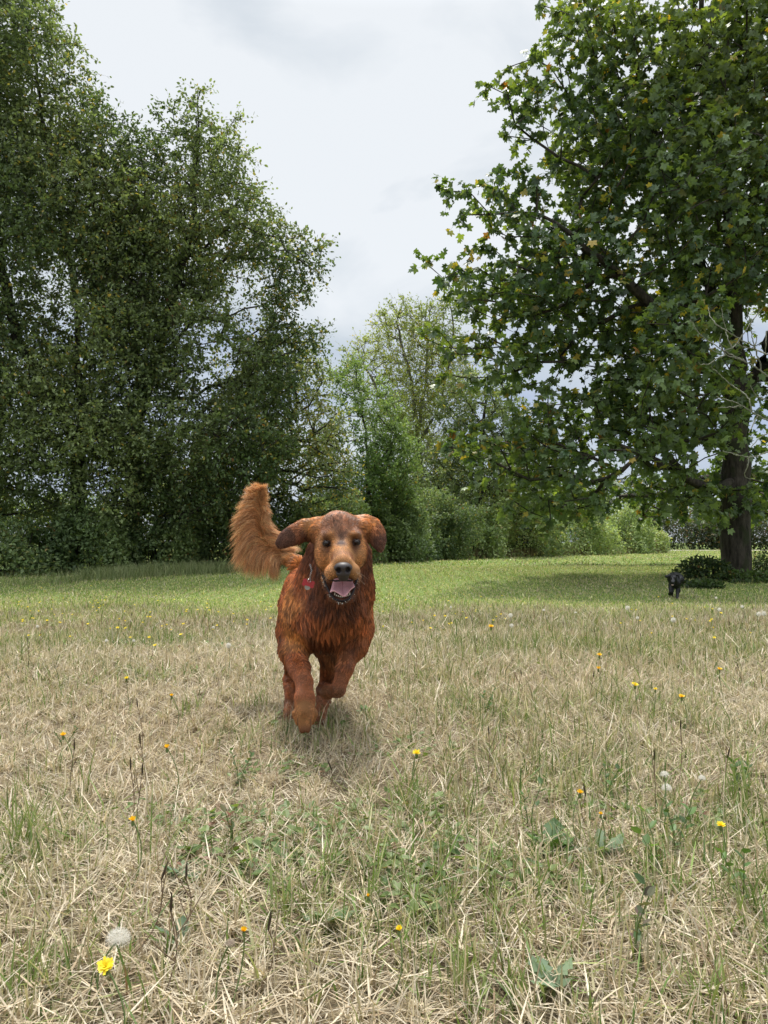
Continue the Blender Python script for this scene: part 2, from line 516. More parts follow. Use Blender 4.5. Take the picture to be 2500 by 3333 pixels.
ALDER = (np.array([(0, 0, 0), (.28, -.27, .05), (.68, -.24, .04), (1, 0, -.05), (.68, .24, .04), (.28, .27, .05)]),
         [np.array([(0, 1, 2, 3), (0, 3, 4, 5)])])
SMALL = (np.array([(0, 0, 0), (.45, -.3, .04), (1, 0, -.03), (.45, .3, .04)]), [np.array([(0, 1, 2, 3)])])
def _maple():
    pol = [(1.0, 0), (.80, 11), (.58, 25), (.74, 36), (.95, 48), (.74, 62), (.52, 80), (.66, 104), (.42, 132), (.10, 175)]
    pts = [(0, 0, .03)]
    for r_, a in pol: pts.append((r_ * math.cos(R(a)), r_ * math.sin(R(a)), -.16 * r_ * r_ + .03))
    for r_, a in reversed(pol[1:]): pts.append((r_ * math.cos(R(a)), -r_ * math.sin(R(a)), -.16 * r_ * r_ + .03))
    n = len(pts) - 1
    f = [(0, 1 + k, 1 + (k + 1) % n) for k in range(n)]
    return np.array(pts), [np.array(f)]
MAPLE = _maple()

def leaf_mesh(tmpl, pos, D, Nn, size, colr):
    tv, tf = tmpl
    D = nrm(D); Nn = nrm(Nn - (Nn * D).sum(1, keepdims=True) * D); S = np.cross(Nn, D)
    n = len(pos)
    V = pos[:, None] + size[:, None, None] * (tv[None, :, 0:1] * D[:, None] + tv[None, :, 1:2] * S[:, None] + tv[None, :, 2:3] * Nn[:, None])
    Fs = [((np.arange(n) * len(tv))[:, None, None] + f[None]).reshape(-1, f.shape[1]) for f in tf]
    C = np.repeat(colr[:, None], len(tv), 1).reshape(-1, 3)
    return V.reshape(-1, 3).astype(np.float32), Fs, C

def sprays(rs, tips, dirs, ntw, nleaf, tlen, spread, droop):
    """twigs fanning from each tip; returns leaf positions, twig dirs, twig tubes"""
    n = len(tips)
    T = np.repeat(tips, ntw, 0); D = np.repeat(dirs, ntw, 0)
    d = nrm(D * (1 - spread) + nrm(rs.normal(size=T.shape)) * spread * 1.5 + np.array([0, 0, droop]))
    ln = tlen * rs.uniform(.5, 1.25, len(T))
    tt = (np.arange(nleaf) + rs.rand(len(T), nleaf)) / nleaf
    q = T[:, None] + d[:, None] * (ln[:, None] * tt)[..., None]
    q[..., 2] += -.22 * ln[:, None] * tt ** 2 * (1 if droop <= 0.01 else .3)
    end = T + d * ln[:, None]; end[:, 2] -= .22 * ln * (1 if droop <= 0.01 else .3)
    return q.reshape(-1, 3), np.repeat(d, nleaf, 0), T, end, d

def blob_targets(blobs, rs, spacing, gate=-.35, gscale=1.3, seed=0, lines=(), shell=2.4, gvec=(1, 1, 1)):
    cand = []
    vol = []
    for b in blobs:
        u, v, Y, ru, rv, ry = b
        s = Y / F
        vol.append(ru * s * rv * s * ry)
    vol = np.array(vol)
    tot = int(min(26000, 4.19 * vol.sum() / spacing ** 3 * 3.0)) + 50
    for b, k in zip(blobs, (vol / vol.sum() * tot).astype(int) + 8):
        u, v, Y, ru, rv, ry = b
        s = Y / F
        c = at(u, v, Y)
        q = nrm(rs.normal(size=(k, 3))) * (rs.rand(k) ** (1 / shell))[:, None]
        cand.append(c + q * [ru * s, ry, rv * s])
    cand = np.concatenate(cand)
    rs.shuffle(cand)
    g = noise3(cand * np.array(gvec), gscale, seed + 31)
    cand = cand[g > gate]
    cand = cand[cand[:, 2] > .25]
    ln = []
    for (u0, v0, Y0), (u1, v1, Y1), k in lines:
        a, b = at(u0, v0, Y0), at(u1, v1, Y1)
        for t in np.linspace(0, 1, k * 4):
            wv = .10 + .55 * (1 - t) * (t < .96)
            ln.append(a + (b - a) * t + rs.normal(0, wv * .6, 3) * [1, 1.3, 1])
    if ln: cand = np.concatenate([np.array(ln), cand])
    grid = {}; keep = []
    inv = 1 / spacing
    for p in cand:
        k = (int(math.floor(p[0] * inv)), int(math.floor(p[1] * inv)), int(math.floor(p[2] * inv)))
        ok = True
        for a in (-1, 0, 1):
            for b in (-1, 0, 1):
                for c in (-1, 0, 1):
                    for q in grid.get((k[0] + a, k[1] + b, k[2] + c), ()):
                        if (p[0] - q[0]) ** 2 + (p[1] - q[1]) ** 2 + (p[2] - q[2]) ** 2 < spacing * spacing:
                            ok = False
        if ok:
            grid.setdefault(k, []).append(p); keep.append(p)
    return np.array(keep)

def leaf_colors(rs, pos, base, base2, yellow, py, brown=None, pb=0.0, seed=0, nsc=1.1):
    n = len(pos)
    t = np.clip(.5 + .55 * noise3(pos, nsc, seed + 3) + rs.normal(0, .22, n), 0, 1)
    c = mixc(base, base2, t)
    yy = rs.rand(n) < py * (1 + 1.8 * np.clip(noise3(pos, .8, seed + 8), -.5, 1))
    c[yy] = mixc(base2, yellow, rs.rand(n))[yy]
    if brown is not None:
        bb = rs.rand(n) < pb
        c[bb] = mixc(base2, brown, rs.rand(n))[bb]
    return np.clip(c * rs.uniform(.7, 1.55, n)[:, None], 0, .9)

def tree(name, label, cat, group, seed, trunks, rbase, blobs, spacing, tmpl, leafm, barkm, lsize, ntw, nleaf, tlen,
         cols, gate=-.35, lines=(), spread=.6, droop=-.05, upn=1.0, step=.5, lift=.12, kz=1.0, twig_r=.003, shell=2.4, minr=.004, bare=0.0, gvec=(1, 1, 1), open_front=0):
    rs = np.random.RandomState(seed)
    base = np.array(trunks[0][0], float); base[2] = float(tz(base[0], base[1])) - .05
    trunks = [np.array([base] + [np.asarray(p) for p in trunks[0][1:]])] + [np.array([np.asarray(p) for p in t]) for t in trunks[1:]]
    tg = blob_targets(blobs, rs, spacing, gate, seed=seed, lines=lines, shell=shell, gvec=gvec)
    if open_front:
        tg = tg[~((tg[:, 0] - base[0] < open_front) & (tg[:, 0] - base[0] > -open_front * (1.0 + .9 * (tg[:, 2] > 3.4))) & (tg[:, 1] < base[1] + .2) & (tg[:, 2] < 5.4) & (tg[:, 2] > 2.5))]
    P, par, ends, ntr = grow(trunks, tg, rs, step=step, lift=lift, kz=kz)
    V, Fq, r = skeleton(P, par, ntr, rbase, minr=minr)
    root = thing(name, label, cat, base, group)
    tips = P[ends]; dirs = nrm(P[ends] - P[par[ends]])
    if bare: 
        leafy = rs.rand(len(tips)) > bare
    else:
        leafy = np.ones(len(tips), bool)
    q, d, T0, T1, td = sprays(rs, tips, dirs, ntw, nleaf, tlen, spread, droop)
    Vt, Ft = tubes(T0, T1, td, td, np.full(len(T0), twig_r), np.full(len(T0), twig_r * .4), 3)
    mesh_obj('trunk', np.concatenate([V, Vt]), np.concatenate([Fq, Ft + len(V)]), barkm, root)
    lm = np.repeat(leafy, ntw * nleaf)
    q, d = q[lm], d[lm]
    n = len(q)
    ld = nrm(d * .5 + rs.normal(size=(n, 3)) * .55 + np.array([0, 0, droop * 2 - .15]))
    nn = rs.normal(size=(n, 3)) * .55 + np.array([0, 0, upn])
    c = leaf_colors(rs, q, *cols, seed=seed)
    q = q + rs.normal(0, tlen * .06, q.shape)
    Vl, Fl, Cl = leaf_mesh(tmpl, q, ld, nn, lsize * rs.uniform(.65, 1.25, n), c)
    mesh_obj('crown', Vl, Fl, leafm, root, col=Cl, smooth=False)
    return root

def gp(u, Y):                               # ground point below pixel column u at depth Y
    x = (u - 1250) / F * Y
    return np.array((x, Y, float(tz(x, Y))))

DG, MG, YG = np.array((.085, .130, .055)), np.array((.205, .255, .110)), np.array((.42, .30, .05))
BR = np.array((.22, .09, .03))
alder_cols = (DG, MG, YG, .03, BR, .004)
G_T = 'alder trees behind the meadow on the left'

tree('alder_tree', 'tallest dense green alder, its crown running out of the top left corner', 'tree', G_T, 11,
     [[gp(250, 17.6), at(262, 1500, 17.6), at(255, 1000, 17.6), at(160, 500, 17.6), at(90, 100, 17.4)],
      [at(262, 1450, 17.6), at(60, 1100, 17.3), at(-60, 600, 17.2), at(-120, 100, 17.2)],
      [at(258, 1250, 17.6), at(330, 900, 17.4), at(300, 560, 17.3)]], .17,
     [(60, 330, 17.4, 245, 330, 1.7), (290, 500, 17.4, 150, 170, 1.3), (150, 800, 17.4, 380, 380, 1.9), (90, 1230, 17.2, 380, 330, 1.9),
      (-270, 500, 17.4, 300, 700, 2.0), (-80, 60, 17.4, 260, 250, 1.6), (240, 1450, 16.6, 330, 140, 1.2), (60, 1610, 16.8, 170, 90, .9), (370, 1600, 16.6, 110, 100, .9), (-50, 1550, 16.8, 230, 160, 1.2), (330, 760, 17.4, 160, 260, 1.4), (330, 1150, 17.0, 200, 240, 1.5)],
     .35, ALDER, M_LEAF, M_BARK, .088, 9, 10, .50, alder_cols, gate=-.68)
tree('alder_tree', 'green alder with a thin pointed top rising alone against the sky', 'tree', G_T, 12,
     [[gp(430, 18.2), at(440, 1500, 18.2), at(450, 1350, 18.2), at(560, 1000, 18.2), at(630, 700, 18.1), at(645, 290, 18.1)],
      [at(448, 1360, 18.2), at(450, 1000, 18.2), at(470, 800, 18.2)],
      [at(500, 1200, 18.2), at(620, 1050, 18.4)]], .17,
     [(645, 330, 18.1, 32, 75, .35), (645, 440, 18.1, 105, 95, .8), (690, 570, 18.1, 125, 130, 1.0), (700, 800, 18.2, 205, 260, 1.5),
      (540, 850, 18.2, 230, 330, 1.7), (890, 810, 18.0, 150, 75, .8), (940, 900, 18.0, 90, 100, .8), (680, 1180, 18.2, 300, 270, 1.8),
      (960, 1110, 18.2, 80, 60, .7), (640, 1430, 17.6, 330, 210, 1.7), (600, 1630, 17.4, 260, 80, 1.0), (470, 560, 18.2, 90, 160, .9), (430, 1000, 17.8, 170, 300, 1.5), (860, 1010, 18.0, 110, 130, 1.1), (830, 740, 18.2, 90, 110, .8)],
     .35, ALDER, M_LEAF, M_BARK, .088, 9, 10, .50, (DG, MG, YG, .09, BR, .012), gate=-.66,
     lines=[((700, 500, 18.1), (775, 400, 18.1), 4), ((720, 560, 18.1), (800, 490, 18.1), 4), ((830, 780, 18), (915, 720, 18), 4),
            ((900, 850, 18), (1045, 830, 17.9), 6), ((960, 1120, 18), (1055, 1075, 18), 4), ((600, 470, 18.1), (530, 375, 18.1), 4)])
tree('alder_tree', 'shorter dense alder between the pointed alder and the pale green sapling', 'tree', G_T, 13,
     [[gp(640, 20.5), at(640, 1400, 20.5), at(760, 1250, 20.5), at(900, 1150, 20.5)],
      [at(640, 1430, 20.5), at(850, 1500, 20.3), at(980, 1400, 20.3)]], .17,
     [(930, 1230, 20.3, 130, 130, 1.2), (900, 1430, 20.0, 230, 190, 1.6), (1010, 1330, 20.3, 90, 130, 1.0), (700, 1560, 19.8, 260, 150, 1.4), (1010, 1560, 20.0, 150, 140, 1.2)],
     .40, ALDER, M_LEAF, M_BARK, .09, 8, 9, .52, (DG, MG * [1.1, 1.0, 1], YG, .10, BR, .01), gate=-.8)
tree('young_tree', 'light green young tree with fine twigs, left of the pale multi-stemmed tree', 'tree', None, 14,
     [[gp(1200, 24.5), at(1200, 1600, 24.5), at(1190, 1400, 24.5), at(1160, 1230, 24.5)],
      [at(1200, 1560, 24.5), at(1290, 1420, 24.5)]], .09,
     [(1140, 1270, 24.5, 95, 85, 1.0), (1190, 1410, 24.5, 140, 140, 1.4), (1200, 1570, 24.3, 150, 150, 1.5), (1290, 1510, 24.5, 75, 120, 1.0), (1090, 1500, 24.3, 100, 150, 1.1)],
     .38, SMALL, M_LEAF, M_BARK, .10, 11, 10, .5, (np.array((.10, .17, .06)), np.array((.21, .29, .11)), YG, .03), gate=-.55, spread=.5, droop=.12)
tree('pale_tree', 'pale yellowish multi-stemmed tree thinning to bare twigs at its top', 'tree', None, 15,
     [[gp(1362, 35), at(1365, 1600, 35), at(1360, 1400, 35), at(1330, 1200, 35), at(1290, 1050, 35)],
      [at(1360, 1420, 35), at(1385, 1250, 35), at(1400, 1000, 35)],
      [at(1362, 1450, 35), at(1440, 1300, 35), at(1480, 1080, 35), at(1460, 960, 35)],
      [at(1360, 1450, 35), at(1260, 1330, 35), at(1190, 1200, 35)]], .20,
     [(1310, 1060, 35, 100, 75, 1.5), (1230, 1200, 35, 130, 110, 1.6), (1400, 1130, 35, 110, 120, 1.6), (1160, 1220, 35, 55, 50, 1.0),
      (1440, 1270, 35, 110, 130, 1.6), (1330, 1330, 35, 170, 130, 2.0), (1350, 1530, 34.5, 170, 130, 2.0), (1420, 1040, 35, 60, 70, 1.0), (1470, 1000, 35, 55, 65, 1.0)],
     .46, SMALL, M_LEAF, M_PALEBARK, .115, 9, 8, .62, (np.array((.17, .22, .07)), np.array((.38, .42, .16)), YG, .10), gate=-.6, spread=.5, droop=.15, minr=.008, twig_r=.006, bare=.12)
tree('grey_green_tree', 'rounded grey-green tree standing behind the left edge of the maple', 'tree', None, 16,
     [[gp(1560, 32), at(1560, 1600, 32), at(1570, 1400, 32), at(1580, 1250, 32)]], .16,
     [(1570, 1330, 32, 150, 130, 2.0), (1500, 1560, 31.5, 190, 150, 2.0), (1660, 1530, 32, 160, 170, 2.0), (1450, 1680, 31, 130, 60, 1.3)],
     .52, SMALL, M_LEAF, M_BARK, .13, 9, 9, .62, (np.array((.10, .14, .06)), np.array((.23, .28, .12)), YG, .04), gate=-.95)
tree('dark_tree', 'dark tree far behind the maple on the right, above the gravel track', 'tree', None, 17,
     [[gp(1900, 56), at(1900, 1600, 56), at(1900, 1500, 56)]], .3,
     [(1900, 1620, 56, 260, 110, 3), (1750, 1640, 54, 160, 100, 2)],
     1.05, SMALL, M_LEAF, M_BARK, .20, 8, 7, 1.1, (np.array((.03, .05, .02)), np.array((.07, .10, .035)), YG, .02), gate=-.8)

# the big maple
MD, MM, MY = np.array((.055, .100, .045)), np.array((.145, .205, .085)), np.array((.42, .30, .05))
YM = 16.0
tree('maple_tree', 'big dark green maple with lobed leaves and a thick straight trunk', 'tree', None, 21,
     [[gp(2392, YM), at(2394, 1650, YM), at(2396, 1300, YM), at(2402, 1100, YM), at(2385, 800, YM), at(2330, 400, YM), at(2290, 50, YM), at(2280, -200, YM)],
      [at(2396, 1310, YM), at(2300, 1180, 15.6), at(2170, 1030, 15.2), at(2000, 880, 14.9), at(1800, 720, 14.6)],
      [at(2397, 1290, YM), at(2480, 1180, 15.8), at(2600, 900, 15.8), at(2680, 400, 15.8)],
      [at(2398, 1200, YM), at(2300, 900, 16.6), at(2150, 500, 16.8), at(2050, 150, 16.8)],
      [at(2394, 1540, YM), at(2270, 1560, 17.6), at(2170, 1610, 19.2), at(2020, 1615, 21.0)],
      [at(2395, 1500, YM), at(2430, 1560, 18.0), at(2420, 1600, 21.0)],
      [at(2394, 1560, YM), at(2330, 1600, 15.3), at(2240, 1560, 14.6)],
      [at(2396, 1330, YM), at(2244, 1300, 17.5), at(2238, 1080, 17.6), at(2230, 700, 17.6)]], .30,
     [(2280, 250, 16.0, 400, 420, 2.3), (2270, 800, 15.6, 430, 420, 2.5), (2120, 1220, 15.2, 430, 270, 2.6), (1990, 480, 16.0, 190, 250, 1.8),
      (1880, 950, 15.2, 270, 220, 1.8), (1780, 1230, 15.0, 220, 170, 1.7), (1930, 1450, 15.2, 330, 150, 2.0), (1850, 1300, 14.6, 200, 160, 1.4), (2250, 1500, 15.4, 330, 120, 2.2),
      (2680, 700, 16.0, 260, 800, 2.6), (1720, 330, 15.3, 100, 140, 1.0), (1640, 640, 15, 140, 100, 1.0), (1600, 960, 14.8, 160, 110, 1.0), (1520, 1130, 14.7, 130, 65, .8), (1660, 1170, 14.9, 190, 140, 1.2), (1640, 1440, 14.8, 170, 75, .9), (2060, 1620, 21.4, 300, 78, 1.5), (2350, 1620, 21.6, 240, 80, 1.5), (2540, 1600, 21, 140, 90, 1.4), (2400, 1600, 15.2, 95, 75, .5), (1850, 1590, 15.2, 200, 75, 1.3), (2280, 1610, 14.6, 80, 60, .6), (2500, 1540, 17.2, 200, 130, 1.3), (1900, 60, 16, 110, 110, 1.0), (1790, 820, 15.2, 160, 120, 1.0)],
     .36, MAPLE, M_MAPLE, M_MBARK, .108, 4, 6, .40, (MD, MM, MY, .028, BR, .010), gate=-.30, gvec=(.9, .9, 2.2),
     lines=[((1900, 520, 15.5), (1570, 260, 15.3), 8), ((1900, 420, 15.5), (1790, 150, 15.4), 6), ((1800, 800, 15), (1385, 575, 14.6), 9),
            ((1760, 880, 15), (1550, 805, 14.8), 5), ((1760, 1020, 14.8), (1350, 868, 14.4), 9), ((1700, 1140, 14.8), (1355, 1100, 14.2), 8),
            ((1800, 1390, 14.6), (1420, 1470, 14.0), 9), ((1950, 120, 15.5), (1760, 10, 15.4), 5), ((1700, 640, 15), (1620, 560, 15), 3),
            ((1650, 1190, 14.8), (1480, 1190, 14.6), 4), ((1750, 1560, 15), (1580, 1530, 14.8), 4), ((1950, 1600, 14.8), (1700, 1640, 14.4), 6), ((2050, 1120, 15.4), (1700, 1230, 14.8), 8), ((2100, 1240, 15.6), (1750, 1330, 14.8), 8), ((2150, 1330, 15.6), (1850, 1250, 15.4), 7), ((2200, 1420, 15.3), (1900, 1480, 14.8), 7), ((2250, 1480, 16.6), (1950, 1400, 16.6), 7)],
     spread=.62, droop=-.12, upn=.75, kz=.7, open_front=.60)

# ------------------------------------------------------------------ shrubs and brambles
def shrub(name, label, cat, group, seed, u, v, Y, ru, rv, ry, size, dens, cols, tmpl=SMALL, leafm=None, upn=.8):
    """mound of arching stems rooted at the ground, leaves on a lumpy outer shell and inside"""
    rs = np.random.RandomState(seed)
    s = Y / F
    c = at(u, v, Y); bx, by = c[0], Y
    gz_ = float(tz(bx, by))
    H = c[2] + rv * s - gz_; W = ru * s
    root = thing(name, label, cat, (bx, by, gz_), group)
    ns = int(10 + W * 8)
    V, Fq, o_ = [], [], 0
    tips = []
    for k in range(ns):
        a = rs.uniform(0, 2 * math.pi); rr = rs.uniform(0, .55)
        p0 = np.array((bx + W * rr * math.cos(a), by + ry * rr * math.sin(a), gz_ - .02))
        a2 = a + rs.normal(0, .5); r2 = rr + rs.uniform(.15, .5)
        p2 = np.array((bx + W * r2 * math.cos(a2), by + ry * r2 * math.sin(a2), gz_ + H * rs.uniform(.3, .9)))
        p1 = (p0 + p2) / 2 + np.array((0, 0, .45 * H))
        t = np.linspace(0, 1, 6)[:, None]
        pts = (1 - t) ** 2 * p0 + 2 * t * (1 - t) * p1 + t * t * p2
        v_, f_ = poly_tube(pts, np.linspace(.012, .004, 6), 4)
        V.append(v_); Fq.append(f_ + o_); o_ += len(v_)
    mesh_obj('stem', np.concatenate(V), np.concatenate(Fq), M_BARK, root)
    area = 2 * math.pi * W * (H + ry) / 1.6
    n = int(dens * area)
    q = nrm(rs.normal(size=(n, 3))); q[:, 2] = np.abs(q[:, 2])
    lump = 1 + .20 * noise3(q * [W, ry, H], 2.6, seed) + .10 * noise3(q * [W, ry, H], 7, seed + 1)
    rad = lump * (1 - .42 * rs.rand(n) ** 2.0) * .93
    # fuller sides: push towards a box a little
    q2 = np.sign(q) * np.abs(q) ** .8
    p = np.stack([bx + q2[:, 0] * W * rad, by + q2[:, 1] * ry * rad, gz_ + q2[:, 2] * H * rad], -1)
    gap = noise3(p, 4.0, seed + 7) > -.62
    p, q = p[gap], q[gap]
    n = len(p)
    D = nrm(rs.normal(size=(n, 3)) + q * .6 + np.array((0, 0, -.2)))
    Nn = rs.normal(size=(n, 3)) * .5 + q * .6 + np.array((0, 0, upn))
    colr = leaf_colors(rs, p, *cols, seed=seed, nsc=1.6)
    Vl, Fl, Cl = leaf_mesh(tmpl, p, D, Nn, size * rs.uniform(.6, 1.3, n), colr)
    mesh_obj('foliage', Vl, Fl, leafm or M_LEAF, root, col=Cl, smooth=False)
    return root

sh = (np.array((.09, .14, .06)), np.array((.22, .29, .12)), np.array((.25, .24, .07)), .06, BR, .02)
LG = 'dark shrubs under the alder trees'
for k, (lab, u, v, Y, ru, rv, ry) in enumerate([
    ('dark leafy shrub at the left edge, under the tallest alder', 20, 1780, 16.2, 200, 110, 1.0),
    ('broad-leaved shrub under the tallest alder, second from the left edge', 290, 1765, 16.8, 190, 115, 1.1),
    ('dark shrub at the foot of the pointed alder', 520, 1755, 17.8, 170, 110, 1.1),
    ('dark shrub to the left of the running dog\'s raised tail', 720, 1740, 18.8, 170, 120, 1.1),
    ('dark shrub right behind the running dog\'s tail and ear', 910, 1725, 20.2, 160, 125, 1.1),
    ('green shrub directly behind the running dog\'s head', 1100, 1710, 22.5, 150, 135, 1.2),
    ('dense green shrub just right of the running dog\'s head', 1280, 1710, 25.0, 120, 120, 1.2),
    ('tall rounded green shrub rising behind the running dog\'s head, under the young tree', 1185, 1690, 25.0, 225, 150, 1.8),
    ('rounded shrub in the gap at the foot of the pale multi-stemmed tree', 1400, 1690, 28.0, 160, 115, 1.6),
    ('green mound sloping down from the rounded shrubs to the brambles', 1340, 1745, 26.5, 105, 90, 1.4)]):
    shrub('shrub', lab, 'shrub', LG, 40 + k, u, v, Y, ru, rv, ry, .085, 900, sh, ALDER)
for k, (lab, u, v, Y, ru, rv, ry) in enumerate([
    ('shadowy understorey bush between the two tallest alder trunks', 130, 1650, 19.5, 260, 90, 1.0),
    ('shadowy understorey bush behind the pointed alder', 620, 1640, 21, 330, 110, 1.0),
    ('background bush filling the gap behind the brambles', 1560, 1620, 36, 230, 130, 1.5)]):
    shrub('understorey_bush', lab, 'bush', None, 60 + k, u, v, Y, ru, rv, ry, .10, 420, sh, ALDER)
br = (np.array((.15, .22, .085)), np.array((.36, .43, .19)), np.array((.40, .34, .12)), .12, np.array((.2, .11, .06)), .04)
for k, (lab, u, v, Y, ru, rv, ry) in enumerate([
    ('low bramble mound left of the yellowish one, next to the dense shrub', 1410, 1735, 28.5, 100, 82, 1.3),
    ('bramble mound with a yellowish patch, below the pale tree', 1540, 1726, 30.5, 125, 96, 1.5),
    ('wide bramble mound in the middle of the hedge', 1700, 1714, 33.5, 145, 103, 1.8),
    ('tall bramble mound under the drooping maple branches', 1865, 1710, 37.5, 145, 98, 2.0),
    ('bramble mound near the right end of the hedge', 2015, 1718, 42, 115, 87, 2.0),
    ('last small bramble mound at the right end of the hedge', 2110, 1752, 45, 65, 46, 1.6)]):
    shrub('bramble', lab, 'bramble', 'bramble mounds along the far hedge', 70 + k, u, v, Y, ru, rv, ry, .13, 420, br)
for k, (lab, u, v, Y, ru, rv, ry) in enumerate([
    ('dark far hedge beyond the gravel track, left of the maple trunk', 2200, 1715, 66, 240, 62, 2.5),
    ('dark far hedge beyond the gravel track, right of the maple trunk', 2560, 1715, 66, 260, 66, 2.5)]):
    shrub('hedge', lab, 'hedge', None, 80 + k, u, v, Y, ru, rv, ry, .24, 110, (np.array((.03, .05, .025)), np.array((.09, .11, .05)), np.array((.3, .2, .1)), .05, BR, .05))
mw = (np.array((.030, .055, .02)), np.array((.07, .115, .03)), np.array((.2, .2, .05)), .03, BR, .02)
shrub('undergrowth', 'dark low undergrowth at the left foot of the maple trunk', 'undergrowth', None, 90, 2295, 1872, 15.1, 80, 58, .5, .07, 900, mw, ALDER)
shrub('undergrowth', 'dark low undergrowth in front of the maple trunk at the right', 'undergrowth', None, 91, 2420, 1892, 14.6, 120, 30, .45, .07, 900, mw, ALDER)
shrub('undergrowth', 'low dark spreading leaves between the black dog and the maple trunk', 'undergrowth', None, 92, 2290, 1912, 13.6, 75, 26, .4, .07, 900, mw, ALDER)
shrub('undergrowth', 'thin upright bush at the right edge beside the maple trunk', 'undergrowth', None, 93, 2490, 1845, 16.2, 45, 60, .4, .06, 700, mw, SMALL)

# ------------------------------------------------------------------ tall grass along the hedge foot
def tall_grass(name, label, seed, pts, n, ln, wd, c1, c2):
    rs = np.random.RandomState(seed)
    pts = np.array(pts, float)
    t = rs.rand(n) * (len(pts) - 1); i = np.minimum(t.astype(int), len(pts) - 2); f = (t - i)[:, None]
    p = pts[i] * (1 - f) + pts[i + 1] * f
    x = p[:, 0] + rs.normal(0, .25, n); y = p[:, 1] + rs.normal(0, .35, n)
    pos = np.stack([x, y, tz(x, y)], -1)
    cl = noise3(pos, 2.5, seed) > -.4
    pos = pos[cl]; n = len(pos)
    c = mixc(c1, c2, rs.rand(n)) * rs.uniform(.7, 1.2, n)[:, None]
    v, f, c = blades(rs, pos, ln * rs.uniform(.5, 1.4, n), wd * rs.uniform(.6, 1.4, n), rs.uniform(0, 6.28, n), np.abs(rs.normal(0, .3, n)), rs.normal(.7, .4, n), 4, c)
    tag(mesh_obj(name, v, f, M_GRASS, col=c), label, 'grass', kind='stuff')
def gq(u, v): 
    p = ground_hit(u, v); return (p[0], p[1])
tall_grass('tall_grass', 'long green and straw grass along the foot of the left shrubs', 101,
           [gq(-150, 1905), gq(150, 1893), gq(400, 1880), gq(600, 1868), gq(780, 1858), gq(950, 1848)], 9000, .24, .009, np.array((.14, .20, .07)), np.array((.34, .36, .18)))
tall_grass('tall_grass', 'pale dry grass fringe along the foot of the brambles', 102,
           [gq(1150, 1834), gq(1350, 1822), gq(1550, 1816), gq(1750, 1810), gq(1950, 1804), gq(2150, 1799)], 12000, .36, .018, np.array((.16, .17, .07)), np.array((.50, .40, .24)))

